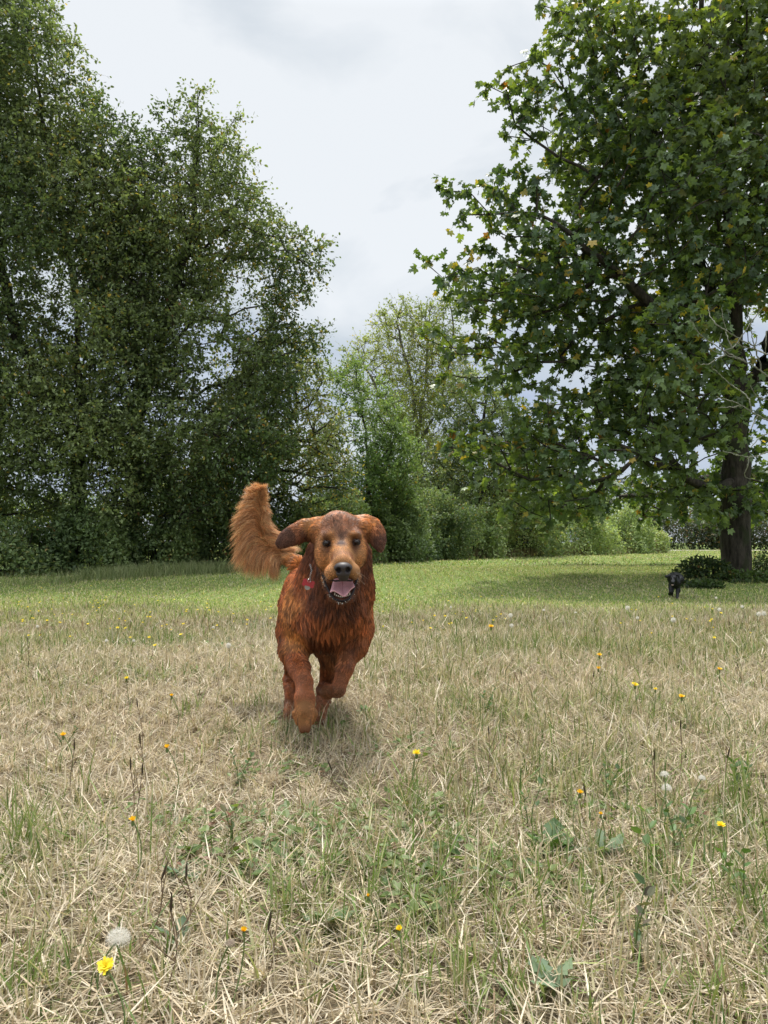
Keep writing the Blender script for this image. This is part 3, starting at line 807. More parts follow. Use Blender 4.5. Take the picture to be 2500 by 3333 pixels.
# ------------------------------------------------------------------ bodies as one continuous surface
class Field:
    def __init__(self, lo, hi, h):
        self.lo = np.array(lo, float); self.h = h
        self.n = np.ceil((np.array(hi) - self.lo) / h).astype(int) + 1
        self.f = np.full(self.n, 1.0, dtype=np.float32)
    def _sub(self, lo, hi):
        a = np.clip(np.floor((lo - self.lo) / self.h).astype(int), 0, self.n - 1)
        b = np.clip(np.ceil((hi - self.lo) / self.h).astype(int) + 1, 1, self.n)
        ax = [self.lo[k] + self.h * np.arange(a[k], b[k]) for k in range(3)]
        g = np.stack(np.meshgrid(*ax, indexing='ij'), -1)
        return tuple(slice(a[k], b[k]) for k in range(3)), g
    def _put(self, sl, d, k, sub):
        f = self.f[sl]
        if sub:
            d = -d
            h_ = np.clip(.5 - .5 * (d - f) / k, 0, 1) if False else np.maximum(k - np.abs(f - d), 0) / k
            self.f[sl] = np.maximum(f, d) + h_ * h_ * k * .25
        else:
            h_ = np.maximum(k - np.abs(f - d), 0) / k
            self.f[sl] = np.minimum(f, d) - h_ * h_ * k * .25
    def ell(self, c, r, k=.02, sub=False, rot=0.0):
        c = np.array(c, float); r = np.array(r, float); m = r.max() + k + .03
        sl, g = self._sub(c - m, c + m)
        q = g - c
        if rot:
            cs, sn = math.cos(rot), math.sin(rot)
            q = np.stack([q[..., 0] * cs + q[..., 2] * sn, q[..., 1], -q[..., 0] * sn + q[..., 2] * cs], -1)
        k0 = np.sqrt(((q / r) ** 2).sum(-1)); k1 = np.sqrt(((q / r ** 2) ** 2).sum(-1))
        self._put(sl, (k0 * (k0 - 1) / np.maximum(k1, 1e-6)).astype(np.float32), k, sub)
    def cap(self, a, b, ra, rb, k=.02, ys=1.0, sub=False):
        a = np.array(a, float); b = np.array(b, float); m = max(ra, rb) + k + .03
        sl, g = self._sub(np.minimum(a, b) - m, np.maximum(a, b) + m)
        s = np.array((1, ys, 1.)); g = g * s; a = a * s; b = b * s
        ab = b - a
        t = np.clip(((g - a) @ ab) / max(1e-9, ab @ ab), 0, 1)
        d = np.sqrt(((g - a - t[..., None] * ab) ** 2).sum(-1)) - (ra + (rb - ra) * t)
        self._put(sl, (d / (1 if ys == 1 else ys ** .5)).astype(np.float32), k, sub)
    def mesh(self):
        f = self.f; n = self.n
        ins = f < 0
        cnt = np.zeros(n - 1, dtype=np.int8)
        for i in (0, 1):
            for j in (0, 1):
                for k in (0, 1):
                    cnt += ins[i:n[0] - 1 + i, j:n[1] - 1 + j, k:n[2] - 1 + k]
        act = (cnt > 0) & (cnt < 8)
        idx = np.full(n - 1, -1, dtype=np.int32)
        A = np.argwhere(act); idx[act] = np.arange(len(A))
        acc = np.zeros((len(A), 3)); w_ = np.zeros(len(A))
        cor = [(i, j, k) for i in (0, 1) for j in (0, 1) for k in (0, 1)]
        for a in cor:
            for ax in range(3):
                if a[ax] == 0:
                    b = list(a); b[ax] = 1
                    fa = f[A[:, 0] + a[0], A[:, 1] + a[1], A[:, 2] + a[2]]
                    fb = f[A[:, 0] + b[0], A[:, 1] + b[1], A[:, 2] + b[2]]
                    cr = (fa < 0) != (fb < 0)
                    t = np.where(cr, fa / np.where(cr, fa - fb, 1), 0)
                    p = np.array(a, float)[None] + 0 * acc
                    p[:, ax] += t
                    acc[cr] += p[cr]; w_[cr] += 1
        V = self.lo + self.h * (A + acc / w_[:, None])
        Q = []
        for ax in range(3):
            o1, o2 = [(1, 2), (2, 0), (0, 1)][ax]
            s0 = [slice(None)] * 3; s1 = [slice(None)] * 3
            s0[ax] = slice(0, n[ax] - 1); s1[ax] = slice(1, n[ax])
            ch = ins[tuple(s0)] != ins[tuple(s1)]
            E = np.argwhere(ch)
            E = E[(E[:, o1] > 0) & (E[:, o2] > 0) & (E[:, o1] < n[o1] - 1) & (E[:, o2] < n[o2] - 1)]
            def ci(d1, d2):
                c = E.copy(); c[:, o1] -= d1; c[:, o2] -= d2
                return idx[c[:, 0], c[:, 1], c[:, 2]]
            q = np.stack([ci(1, 1), ci(0, 1), ci(0, 0), ci(1, 0)], -1)
            fl = ins[E[:, 0], E[:, 1], E[:, 2]]
            q[~fl] = q[~fl][:, ::-1]
            Q.append(q)
        Q = np.concatenate(Q)
        Q = Q[(Q >= 0).all(1)]
        return V, Q

def smooth_mesh(V, Q, it=2, lam=.5):
    V = V.copy()
    e = np.concatenate([Q[:, [0, 1]], Q[:, [1, 2]], Q[:, [2, 3]], Q[:, [3, 0]]])
    e = np.concatenate([e, e[:, ::-1]])
    deg = np.bincount(e[:, 0], minlength=len(V))[:, None]
    for _ in range(it):
        s = np.stack([np.bincount(e[:, 0], weights=V[e[:, 1], k], minlength=len(V)) for k in range(3)], -1)
        V += lam * (s / np.maximum(deg, 1) - V)
    return V

def vnormals(V, Q):
    n = np.cross(V[Q[:, 2]] - V[Q[:, 0]], V[Q[:, 3]] - V[Q[:, 1]])
    o = np.zeros_like(V)
    for k in range(4):
        for a in range(3): o[:, a] += np.bincount(Q[:, k], weights=n[:, a], minlength=len(V))
    return nrm(o)

def E(F_, u, v, Y, ru, rv, ry, px=.012, k=.02, sub=False, rot=0.0):
    s = Y / F
    F_.ell(at(u, v, Y), (ru * s, ry, rv * s), k, sub, rot)
def CP(F_, a, b, ra, rb, k=.02, ys=1.0, sub=False):
    F_.cap(at(*a), at(*b), ra * a[2] / F, rb * b[2] / F, k, ys, sub)

# fur colours (linear)
DARK = np.array((.17, .055, .022)); AUB = np.array((.36, .118, .040)); BRN = np.array((.30, .120, .050))
ORG = np.array((.55, .235, .072)); TAN = np.array((.64, .31, .12)); GRY = np.array((.38, .19, .11)); STR = np.array((.17, .11, .095))
EARD = np.array((.16, .070, .042)); TAIL = np.array((.88, .54, .27)); BLK = np.array((.005, .005, .006))

# anchors: where (u, v, Y), which way the hair lies (du, dv, dY), length in cm, colour
ANCH = [
 (1114,1832,2.165, 0,-1,.4,.5,TAN), (1110,1795,2.20, 0,-1,.5,.6,TAN), (1112,1765,2.225,0,-1,.5,.6,STR), (1111,1742,2.235,0,-1,.5,.7,STR), (1099,1742,2.235,-.2,-1,.5,.7,GRY), (1123,1741,2.235,.2,-1,.5,.7,GRY), (1107,1715,2.25,0,-1,.7,1.2,GRY), (1107,1690,2.28,0,-.8,1,1.6,GRY*1.15),
 (1092,1762,2.235,-.3,-1,.5,.7,TAN), (1132,1760,2.235,.3,-1,.5,.7,TAN), (1062,1757,2.25,-.6,-.4,.6,.6,BRN*.7), (1162,1753,2.25,.6,-.4,.6,.6,BRN*.7),
 (1062,1784,2.24,-.6,.4,.6,.5,BRN*.9), (1162,1780,2.24,.6,.4,.6,.5,BRN*.9), (1090,1815,2.21,-.8,.5,.5,.6,BRN*1.3), (1139,1813,2.21,.8,.5,.5,.6,BRN*1.3),  # shade of creases below the eyes and beside the muzzle painted as browner fur
 (1075,1822,2.22,-.6,.8,.4,.7,TAN*1.1), (1155,1820,2.22,.6,.8,.4,.7,TAN*1.1), (1066,1850,2.22,-.5,.8,.4,.7,BRN), (1160,1848,2.22,.5,.8,.4,.7,BRN),
 (1095,1845,2.175,-.5,.6,.2,.4,TAN*1.15), (1140,1843,2.175,.5,.6,.2,.4,TAN*1.15), (1114,1815,2.19,0,-1,.3,.5,GRY*1.3),
 (1100,1885,2.165,-.2,.9,.2,.4,BRN*.7),(1135,1884,2.165,.2,.9,.2,.4,BRN*.7),
 (1085,1700,2.28,-.3,-.8,.8,1.2,BRN), (1135,1700,2.28,.3,-.8,.8,1.2,BRN), (1060,1725,2.26,-.6,-.6,.7,1.2,BRN), (1160,1722,2.26,.6,-.6,.7,1.2,BRN),
 (1079,1743,2.240,-.5,-.8,.4,.5,ORG*.85), (1150,1740,2.240,.5,-.8,.4,.5,ORG*.85), (1045,1760,2.26,-1,-.1,.7,.8,TAN),(1180,1757,2.26,1,-.1,.7,.8,TAN),
 (1085,1790,2.22,-.6,.1,.7,.6,TAN),(1140,1788,2.22,.6,.1,.7,.6,TAN),(1050,1800,2.25,-1,.3,.8,.8,TAN), (1178,1797,2.25,1,.3,.8,.8,TAN),
 (1062,1835,2.25,-.7,.6,.8,.9,TAN),(1168,1832,2.25,.7,.6,.8,.9,TAN), (1085,1870,2.16,-.4,.9,.3,.5,TAN), (1146,1868,2.16,.4,.9,.3,.5,TAN),
 (1022,1750,2.31,-.6,.7,.8,1.6,BRN),(1030,1715,2.31,-.8,.2,.8,1.5,ORG),(1197,1745,2.31,.6,.7,.8,1.6,BRN),(1188,1705,2.31,.8,.2,.8,1.5,ORG),
 (1025,1800,2.31,-.5,.9,.5,2.0,DARK),(1203,1800,2.31,.4,.9,.5,2.0,DARK),
 (1113,1962,2.20,0,.6,.8,.8,DARK),(1080,1945,2.24,-.3,.8,.6,1.4,DARK),(1148,1935,2.24,.3,.8,.6,1.4,DARK),
 (1015,1700,2.33,-.9,-.3,.1,1.9,ORG),(1000,1712,2.33,-1,.1,.1,1.7,ORG),(975,1722,2.33,-1,.3,.1,1.3,BRN*1.2),(945,1740,2.32,-.8,.5,0,.9,EARD),(908,1768,2.32,-.6,.9,0,.7,EARD),(990,1745,2.34,-.5,1,.1,2.2,DARK),
 (1190,1692,2.33,.9,-.1,.1,1.8,ORG),(1205,1702,2.33,.8,.4,.1,1.6,ORG),(1222,1720,2.33,.5,.8,.1,1.3,BRN*1.2),(1234,1750,2.33,.3,1,0,.9,EARD),(1242,1780,2.33,.1,1,0,.7,EARD),
 (1005,1850,2.36,-.2,1,.2,3.0,DARK),(1000,1790,2.36,-.2,1,.2,3.0,DARK),(1208,1860,2.38,.2,1,.3,3.0,DARK),(1215,1900,2.40,.1,1,.3,3.2,AUB),(985,1890,2.40,-.2,1,.3,3.2,AUB),
 (1040,1930,2.36,-.2,1,.2,3.2,DARK),(1110,1990,2.35,0,1,.1,3.4,DARK),(1175,1950,2.37,.1,1,.2,3.2,DARK),
 (1070,2040,2.34,.05,1,.1,3.6,AUB),(1130,2060,2.35,0,1,.1,3.6,AUB),(1000,2010,2.38,.35,1,.1,3.2,AUB),(960,1960,2.42,.1,1,.3,2.6,ORG),(1160,2030,2.38,-.15,1,.2,3.0,AUB),
 (1070,2110,2.37,.1,1,.3,4.0,DARK),(1110,2130,2.40,-.1,1,.4,4.2,BRN),(1010,2100,2.40,.2,1,.2,3.6,DARK),(1150,2100,2.42,-.3,1,.2,3.2,DARK),
 (918,1960,2.52,-.5,.8,.8,2.6,AUB),(905,2020,2.55,-.5,.9,.7,2.8,AUB),(1215,2000,2.5,.4,.9,.6,2.2,AUB),(1205,2060,2.48,.2,1,.5,2.0,AUB),
 (930,2080,2.48,-.3,1,.3,2.2,AUB),(960,2090,2.42,0,1,.1,1.6,ORG),
 (905,1950,2.8,-.4,.7,1,2.8,AUB),(910,2060,2.75,-.3,1,.8,3.2,AUB),(930,1870,2.9,-.5,.3,1,2.6,AUB),(990,1830,2.8,-.2,-.1,1,2.0,ORG),(955,1835,3.0,-.6,0,.8,3.0,ORG),(930,1860,3.02,-.8,.4,.6,3.0,ORG),
 (1030,2130,2.7,0,1,.5,4,DARK),(1100,1900,2.8,.3,-.3,1,2,AUB),(1120,2000,2.8,.3,.8,1,3,AUB),
 (960,2127,2.40,.1,1,.0,1.3,AUB),(940,2140,2.48,-.2,1,.6,2.2,AUB),(945,2180,2.46,-.2,1,.6,2.0,AUB),(975,2170,2.36,.2,1,0,1.0,AUB),(992,2215,2.33,.1,1,0,.7,AUB*.9),(990,2250,2.29,0,1,0,.6,AUB*1.1),
 (992,2310,2.25,0,1,0,.5,ORG*.72),(992,2350,2.24,0,1,0,.5,ORG*.85),(993,2375,2.23,0,1,0,.4,BRN),
 (1150,2110,2.44,-.2,1,.1,1.5,AUB),(1135,2150,2.42,-.2,1,0,1.0,AUB*.9),(1112,2210,2.37,-.2,1,0,.8,AUB*.85),(1100,2262,2.36,-.8,.5,0,.6,BRN*.8),(1060,2258,2.42,-1,0,.2,.7,BRN),(1046,2240,2.46,-1,0,.2,.7,DARK),
 (935,2130,2.8,-.2,1,.4,2.5,AUB),(942,2220,2.7,0,1,.1,1.0,AUB),(942,2300,2.64,0,1,0,.8,BRN),(1075,2150,2.7,0,1,.3,3.0,BRN),(1062,2210,2.75,0,1,.2,2.5,DARK*1.6),(1045,2320,2.55,0,1,0,.9,BRN),
 (940,1812,3.1,-.8,.3,0,3,TAIL*.7),(925,1800,3.1,-.8,.3,0,3.5,TAIL*.75),(888,1784,3.1,-.8,0,0,4,TAIL*.75),(867,1760,3.1,-.6,-1,0,4,TAIL*.8),(850,1690,3.1,-.3,-1,0,4,TAIL*.8)]
AP = np.array([at(*a[:3]) for a in ANCH]); AD = nrm(np.array([(a[3], a[5], -a[4]) for a in ANCH], float))
AL = np.array([a[6] for a in ANCH]) * .0088; AC = np.array([a[7] for a in ANCH])

def anchor_interp(P, sig=.035):
    D = np.zeros_like(P); L = np.zeros(len(P)); C = np.zeros((len(P), 3))
    for i in range(0, len(P), 20000):
        p = P[i:i + 20000]
        d2 = ((p[:, None] - AP[None]) ** 2).sum(2)
        dm = np.sqrt(d2.min(1, keepdims=True))
        s = np.maximum(.008, dm * .5)
        w_ = np.exp(-(d2 - d2.min(1, keepdims=True)) / (2 * s * s))
        w_ /= w_.sum(1, keepdims=True)
        D[i:i + 20000] = w_ @ AD; L[i:i + 20000] = w_ @ AL; C[i:i + 20000] = w_ @ AC
    return D, L, C

def hair_object(name, pts, rad, colr, mat, parent):
    """pts (n, k, 3) strands, rad (n,k), colr (n,3)"""
    n, k, _ = pts.shape
    hc = bpy.data.hair_curves.new(name)
    hc.add_curves([k] * n)
    hc.attributes['position'].data.foreach_set('vector', np.ascontiguousarray(pts, dtype=np.float32).ravel()) if 'position' in hc.attributes else None
    ra = hc.attributes.get('radius') or hc.attributes.new('radius', 'FLOAT', 'POINT')
    ra.data.foreach_set('value', np.ascontiguousarray(rad, dtype=np.float32).ravel())
    ca = hc.attributes.new('col', 'FLOAT_COLOR', 'CURVE')
    c4 = np.ones((n, 4), dtype=np.float32); c4[:, :3] = colr
    ca.data.foreach_set('color', c4.ravel())
    hc.materials.append(mat)
    o = bpy.data.objects.new(name, hc); COL.objects.link(o)
    o.parent = parent; o.location = -Vector(parent.location)
    return o

def fur_on(rs, V, Q, n, interp, lift=.24, rad=.00048, clump=.009, seglen=5, keep=None, grav=.25):
    nv = vnormals(V, Q)
    a = V[Q]
    ar = np.linalg.norm(np.cross(a[:, 2] - a[:, 0], a[:, 3] - a[:, 1]), axis=1)
    fi = rs.choice(len(Q), n, p=ar / ar.sum())
    s, t = rs.rand(n, 1), rs.rand(n, 1)
    q = Q[fi]
    P = V[q[:, 0]] * (1 - s) * (1 - t) + V[q[:, 1]] * s * (1 - t) + V[q[:, 2]] * s * t + V[q[:, 3]] * (1 - s) * t
    Nn = nrm(nv[q[:, 0]] + nv[q[:, 2]])
    if keep is not None:
        kk = keep(P, Nn); P, Nn = P[kk], Nn[kk]; n = len(P)
    D, L, C = interp(P)
    # waves of direction so the coat lies in locks
    D = D + .35 * np.stack([noise3(P, 60, 71), noise3(P, 55, 72), noise3(P, 50, 73)], -1)
    T = nrm(D - (D * Nn).sum(1, keepdims=True) * Nn)
    lf = lift * (1 + .5 * noise3(P, 45, 74))[:, None]
    d0 = nrm(T + Nn * (np.clip(lf, .12, 1) + .16 * np.clip(1 - L / .02, 0, 1)[:, None]))
    L = np.maximum(L, .0032) * rs.uniform(.65, 1.15, n) * (1 + .25 * noise3(P, 70, 75))
    tt = np.linspace(0, 1, seglen)
    pts = P[:, None] - Nn[:, None] * .0008 + d0[:, None] * (L[:, None] * tt[None])[..., None] \
        - Nn[:, None] * (L[:, None] * .08 * tt[None] ** 2)[..., None]
    pts[..., 2] -= grav * (L * np.clip(L / .03, 0, 1))[:, None] * (tt[None] ** 2) * .5
    # clumps: hash roots into cells, pull tips together
    if clump:
        cz = .55 * clump + np.round(np.clip(L, 0, .035) / .012) * .0035
        g = np.floor(P / cz[:, None] + .5 * np.stack([noise3(P, 40, 5), noise3(P, 40, 6), noise3(P, 40, 7)], -1)).astype(np.int64)
        key = (g[:, 0] * 73856093) ^ (g[:, 1] * 19349663) ^ (g[:, 2] * 83492791)
        _, inv = np.unique(key, return_inverse=True)
        m = inv.max() + 1
        cn = np.bincount(inv, minlength=m)[:, None]
        tip = np.stack([np.bincount(inv, weights=pts[:, -1, k], minlength=m) for k in range(3)], -1) / cn
        rt = np.stack([np.bincount(inv, weights=P[:, k], minlength=m) for k in range(3)], -1) / cn
        off = tip[inv] - pts[:, -1]
        cl = np.clip(L / .02, 0, 1) * .80
        off = off + Nn * np.linalg.norm(off, axis=1, keepdims=True) * .25
        pts += off[:, None] * (cl[:, None] * tt[None] ** 1.4)[..., None]
        cv = np.random.RandomState(3).uniform(.48, 1.6, m)[inv]
        C = C * (1 + (cv - 1) * np.clip(L / .018, .15, 1))[:, None]
    C = C * (1 + .20 * noise3(P, 170, 91) + .22 * noise3(P, 75, 92) + .10 * noise3(P, 330, 93))[:, None]
    C = np.clip(C * rs.uniform(.70, 1.30, n)[:, None], 0, .9)
    rr = rad * np.interp(tt, [0, .6, 1], [1, .85, .25])[None] * np.ones((n, 1)) * rs.uniform(.8, 1.3, n)[:, None]
    return pts, rr, C

def mat_fur(name, rough, spec, tr):
    m = mat_leaf(name, rough, spec, tr, (1.15, 1.0, .85)); return m
M_FUR = mat_fur('fur', .38, .5, .22)
M_SKIN = mat_attr('dog_skin', .7, .25)

def build_golden():
    rs = np.random.RandomState(5)
    Fd = Field((-.58, 2.06, -.02), (.06, 3.24, .88), .004)
    c = lambda *a, **k: CP(Fd, *a, **k)
    el = lambda *a, **k: E(Fd, *a, **k)
    # trunk
    el(1068, 2000, 2.49, 128, 118, .13, k=.03)
    el(968, 2010, 2.54, 52, 110, .11, k=.05)
    el(1155, 2005, 2.52, 44, 104, .11, k=.05)
    el(1034, 1990, 2.72, 108, 126, .24, k=.06)
    el(1000, 1940, 2.96, 80, 98, .14, k=.06)
    # neck
    c((1110, 1800, 2.40), (1075, 1930, 2.50), 72, 112, k=.05)
    c((1105, 1860, 2.37), (1100, 1960, 2.42), 66, 82, k=.04)
    c((1168, 1800, 2.41), (1172, 1920, 2.46), 34, 42, k=.04)
    c((1040, 1790, 2.41), (1012, 1910, 2.47), 36, 52, k=.04)
    # hind legs
    c((975, 1990, 2.95), (952, 2105, 2.80), 58, 30, k=.05)
    c((952, 2105, 2.80), (946, 2205, 2.86), 28, 18, k=.03)
    c((944, 2205, 2.86), (944, 2290, 2.70), 18, 15, k=.015)
    c((944, 2290, 2.70), (940, 2332, 2.63), 16, 17, k=.012)
    c((1060, 2000, 2.93), (1078, 2120, 2.74), 66, 38, k=.05)
    c((1078, 2120, 2.74), (1060, 2225, 2.82), 34, 18, k=.03)
    c((1060, 2225, 2.82), (1046, 2310, 2.62), 18, 15, k=.015)
    c((1046, 2310, 2.62), (1042, 2346, 2.54), 16, 18, k=.012)
    # front left leg, stretched forward and down
    c((952, 2060, 2.53), (954, 2120, 2.47), 44, 37, k=.04)
    c((954, 2120, 2.47), (974, 2178, 2.40), 36, 32, k=.03)
    c((974, 2178, 2.40), (991, 2222, 2.35), 31, 26, k=.015)
    c((991, 2222, 2.35), (992, 2275, 2.30), 26, 31, k=.012)
    c((992, 2275, 2.30), (993, 2320, 2.275), 32, 32, k=.012)
    for du, v0, v1, r0, r1 in ((-11, 2330, 2378, 17, 10), (12, 2330, 2376, 17, 10), (-29, 2322, 2352, 13, 9), (31, 2320, 2350, 13, 9)):
        c((992 + du, v0, 2.262 + .012 * (abs(du) > 20)), (992 + du * .75, v1, 2.245 + .02 * (abs(du) > 20)), r0, r1, k=.002)
    c((993, 2330, 2.225), (992, 2392, 2.215), 2.5, 4, k=.006, ys=.45, sub=True)
    # front right leg, folded
    c((1165, 2055, 2.52), (1150, 2105, 2.47), 44, 34, k=.04)
    c((1150, 2105, 2.47), (1124, 2175, 2.42), 33, 25, k=.03)
    c((1124, 2175, 2.42), (1100, 2245, 2.385), 25, 22, k=.015)
    c((1100, 2247, 2.385), (1066, 2254, 2.43), 21, 19, k=.012)
    c((1066, 2254, 2.43), (1048, 2246, 2.48), 21, 19, k=.01)
    # tail bone
    tl = [(965, 1835, 3.04, 26), (925, 1802, 3.10, 17), (888, 1784, 3.12, 12), (867, 1760, 3.12, 10), (852, 1708, 3.12, 9), (852, 1660, 3.12, 8), (847, 1612, 3.12, 6)]
    for a, b in zip(tl[:-1], tl[1:]): c(a[:3], b[:3], a[3], b[3], k=.015)
    # head
    el(1108, 1762, 2.325, 79, 75, .085, k=.03)
    el(1103, 1702, 2.345, 42, 32, .06, k=.05)
    el(1040, 1728, 2.345, 34, 30, .05, k=.03)
    el(1178, 1716, 2.345, 32, 30, .05, k=.03)
    el(1063, 1808, 2.30, 35, 44, .055, k=.03)
    el(1158, 1806, 2.30, 34, 44, .055, k=.03)
    c((1112, 1805, 2.27), (1116, 1846, 2.185), 47, 34, k=.02)
    c((1110, 1775, 2.245), (1116, 1832, 2.17), 22, 24, k=.02)
    el(1084, 1863, 2.195, 27, 27, .036, k=.012)
    el(1148, 1861, 2.195, 25, 28, .036, k=.012)
    el(1116, 1868, 2.175, 22, 18, .02, k=.01)
    el(1074, 1744, 2.268, 24, 13, .026, k=.015)
    el(1155, 1741, 2.268, 23, 13, .026, k=.015)
    el(1063, 1770, 2.235, 15, 11, .022, k=.010, sub=True)
    el(1160.5, 1766, 2.235, 15, 11, .022, k=.010, sub=True)
    el(1111, 1742, 2.235, 4, 18, .01, k=.014, sub=True)
    # open mouth
    el(1113, 1914, 2.215, 40, 34, .10, k=.012, sub=True)
    el(1112, 1934, 2.27, 34, 18, .07, k=.015)
    jaw = [(1054, 1880, 2.29, 9), (1066, 1908, 2.26, 10), (1083, 1941, 2.225, 10), (1112, 1958, 2.20, 10), (1139, 1948, 2.215, 10), (1154, 1910, 2.25, 10), (1165, 1876, 2.29, 9)]
    for a, b in zip(jaw[:-1], jaw[1:]): c(a[:3], b[:3], a[3], b[3], k=.008)
    # ears: flat flaps
    ea = [(1030, 1716, 2.35, 32), (995, 1722, 2.35, 25), (960, 1737, 2.34, 23), (933, 1753, 2.335, 20), (914, 1768, 2.33, 16)]
    for a, b in zip(ea[:-1], ea[1:]): c(a[:3], b[:3], a[3], b[3], k=.02, ys=2.0)
    eb = [(1182, 1710, 2.35, 30), (1206, 1716, 2.35, 25), (1224, 1735, 2.34, 21), (1233, 1760, 2.335, 17), (1238, 1786, 2.33, 11)]
    for a, b in zip(eb[:-1], eb[1:]): c(a[:3], b[:3], a[3], b[3], k=.02, ys=2.0)
    V, Q = Fd.mesh()
    V = smooth_mesh(V, Q, 2)
    foot = at(992, 2384, 2.25)
    root = thing('golden_dog', 'wet red-gold long-haired dog running at the camera with open mouth and raised tail', 'dog', (-.22, 2.5, 0.0))
    D, L, C = anchor_interp(V)
    mesh_obj('body', V, Q, M_SKIN, root, col=C * .42)  # skin darker than the coat, painting shade into gaps between locks
    mouthc = at(1113, 1915, 2.2); eyl, eyr = at(1063, 1769, 2.24), at(1160.5, 1765, 2.24)
    nosec = at(1117, 1853, 2.14)
    s22 = 2.2 / F
    def keep(P, Nn):
        u = 1250 + P[:, 0] / P[:, 1] * F
        vv = 1765 - (P[:, 2] - CAM_H) / P[:, 1] * F
        fr = P[:, 1] < 2.33
        m = ((u - 1113) / 44) ** 2 + ((vv - 1916) / 38) ** 2 < 1
        k = ~(fr & m & (vv > 1880))
        k &= ~((((P - nosec) / [.030, .03, .024]) ** 2).sum(1) < 1)
        k &= ~((((P - eyl) / [.013, .03, .010]) ** 2).sum(1) < 1)
        k &= ~((((P - eyr) / [.013, .03, .010]) ** 2).sum(1) < 1)
        return k
    pts, rr, Cc = fur_on(rs, V, Q, 420000, anchor_interp, keep=keep)
    r0_ = pts[:, 0]; u_ = 1250 + r0_[:, 0] / r0_[:, 1] * F; v_ = 1765 - (r0_[:, 2] - CAM_H) / r0_[:, 1] * F
    toe = (r0_[:, 1] < 2.32) & (v_ > 2328)
    Cc[toe & (np.abs(u_ - 992.5) < 4.0)] *= .18                      # parting lines between the toes, their shade painted into the fur colour
    Cc[toe & ((np.abs(u_ - 972) < 2.4) | (np.abs(u_ - 1013) < 2.4))] *= .35
    hair_object('fur', pts, rr, Cc, M_FUR, root)
    # tail plume: long feathering either side of the tail bone
    rach = [((965,1826),(905,1900),(990,1795)), ((940,1812),(868,1893),(975,1788)), ((912,1795),(806,1884),(955,1775)), ((888,1784),(762,1852),(935,1752)), ((872,1768),(754,1812),(912,1738)),
            ((862,1745),(744,1738),(892,1712)), ((852,1712),(758,1690),(878,1676)), ((850,1680),(776,1642),(874,1642)), ((852,1650),(796,1604),(872,1606)), ((850,1625),(808,1588),(870,1588)), ((846,1606),(826,1572),(862,1574))]
    nr = len(rach)
    n = 24000
    t = rs.rand(n) * (nr - 1); i = np.minimum(t.astype(int), nr - 2); f = (t - i)[:, None]
    RA = np.array([r[0] for r in rach], float); LA = np.array([r[1] for r in rach], float); RB = np.array([r[2] for r in rach], float)
    ro = RA[i] * (1 - f) + RA[i + 1] * f; lt = LA[i] * (1 - f) + LA[i + 1] * f; rt = RB[i] * (1 - f) + RB[i + 1] * f
    side = rs.rand(n)[:, None]
    nxt = RA[np.minimum(i + 2, nr - 1)]
    along = nxt - ro; along = along / np.maximum(np.linalg.norm(along, axis=1, keepdims=True), 1) * 85 * np.clip((nr - 1 - t) / 4, .1, 1)[:, None]
    isl = side < .68
    topm = (t > nr - 2.2)[:, None]; along = np.where(topm, np.array([[0, -26.]]), along)
    wl = rs.beta(2.2, 1.5, n)[:, None]; wr = rs.beta(2.0, 1.7, n)[:, None]
    tip = np.where(isl, (ro + along) * (1 - wl) + lt * wl, (ro + along * .8) * (1 - wr) + rt * wr)
    # locks
    lc_ = np.sort(rs.rand(300)) * (nr - 1)
    lock = np.argmin(np.abs(t[:, None] - lc_[None]), 1) * 2 + isl[:, 0]
    jit = rs.normal(0, 1, (lock.max() + 1, 2)) * 4.2
    ll = rs.uniform(.80, 1.08, lock.max() + 1)[lock][:, None] * np.where(rs.rand(n) < .08, rs.uniform(1.0, 1.15, n), 1)[:, None]
    tip = ro + (tip - ro) * ll + jit[lock] + rs.normal(0, 3.5, (n, 2))
    depth = 3.10 + .004 * rs.normal(size=n)
    dt = depth - .015 - .035 * (1 - np.abs(wl[:, 0] - .6)) * rs.rand(n) + rs.normal(0, .012, n)
    k = 8; tt = np.linspace(0, 1, k)
    def pw(uv, Y):
        x = (uv[:, 0] - 1250) / F * Y; z = CAM_H + (1765 - uv[:, 1]) / F * Y
        return np.stack([x, Y, z], -1)
    p0 = pw(ro, depth); p2 = pw(tip, dt)
    p1 = pw(ro + along * .75 + (tip - ro) * .30, (depth + dt) / 2 - .012)
    T_ = tt[None, :, None]
    pts = (1 - T_) ** 2 * p0[:, None] + 2 * T_ * (1 - T_) * p1[:, None] + T_ ** 2 * p2[:, None]
    wave = np.sin(tt[None] * 5 + rs.rand(lock.max() + 1)[lock][:, None] * 6.28) * .0035 * tt[None]
    pts[..., 2] += wave; pts[..., 0] += wave * .6
    lc = rs.uniform(.5, 1.3, lock.max() + 1)[lock]
    cc = mixc(TAIL, ORG * .9, rs.rand(n) ** 1.6) * lc[:, None] * rs.uniform(.55, 1.35, n)[:, None]
    rr = .0006 * np.interp(tt, [0, .5, 1], [1, .8, .25])[None] * np.ones((n, 1))
    hair_object('tail_fur', pts, rr, np.clip(cc, 0, .9), M_FUR, root)
    # nose with nostrils
    Fn = Field(at(1080, 1895, 2.10), at(1155, 1815, 2.19), .0011)
    E(Fn, 1117, 1848, 2.152, 30, 19, .022, k=.004)
    E(Fn, 1117, 1866, 2.152, 23, 16, .018, k=.006)
    E(Fn, 1118, 1881, 2.160, 17, 12, .014, k=.006)
    E(Fn, 1102, 1857, 2.130, 9, 10, .022, k=.003, sub=True)
    E(Fn, 1132, 1856, 2.130, 9, 10, .022, k=.003, sub=True)
    E(Fn, 1088, 1861, 2.142, 9, 3.5, .012, k=.003, sub=True)
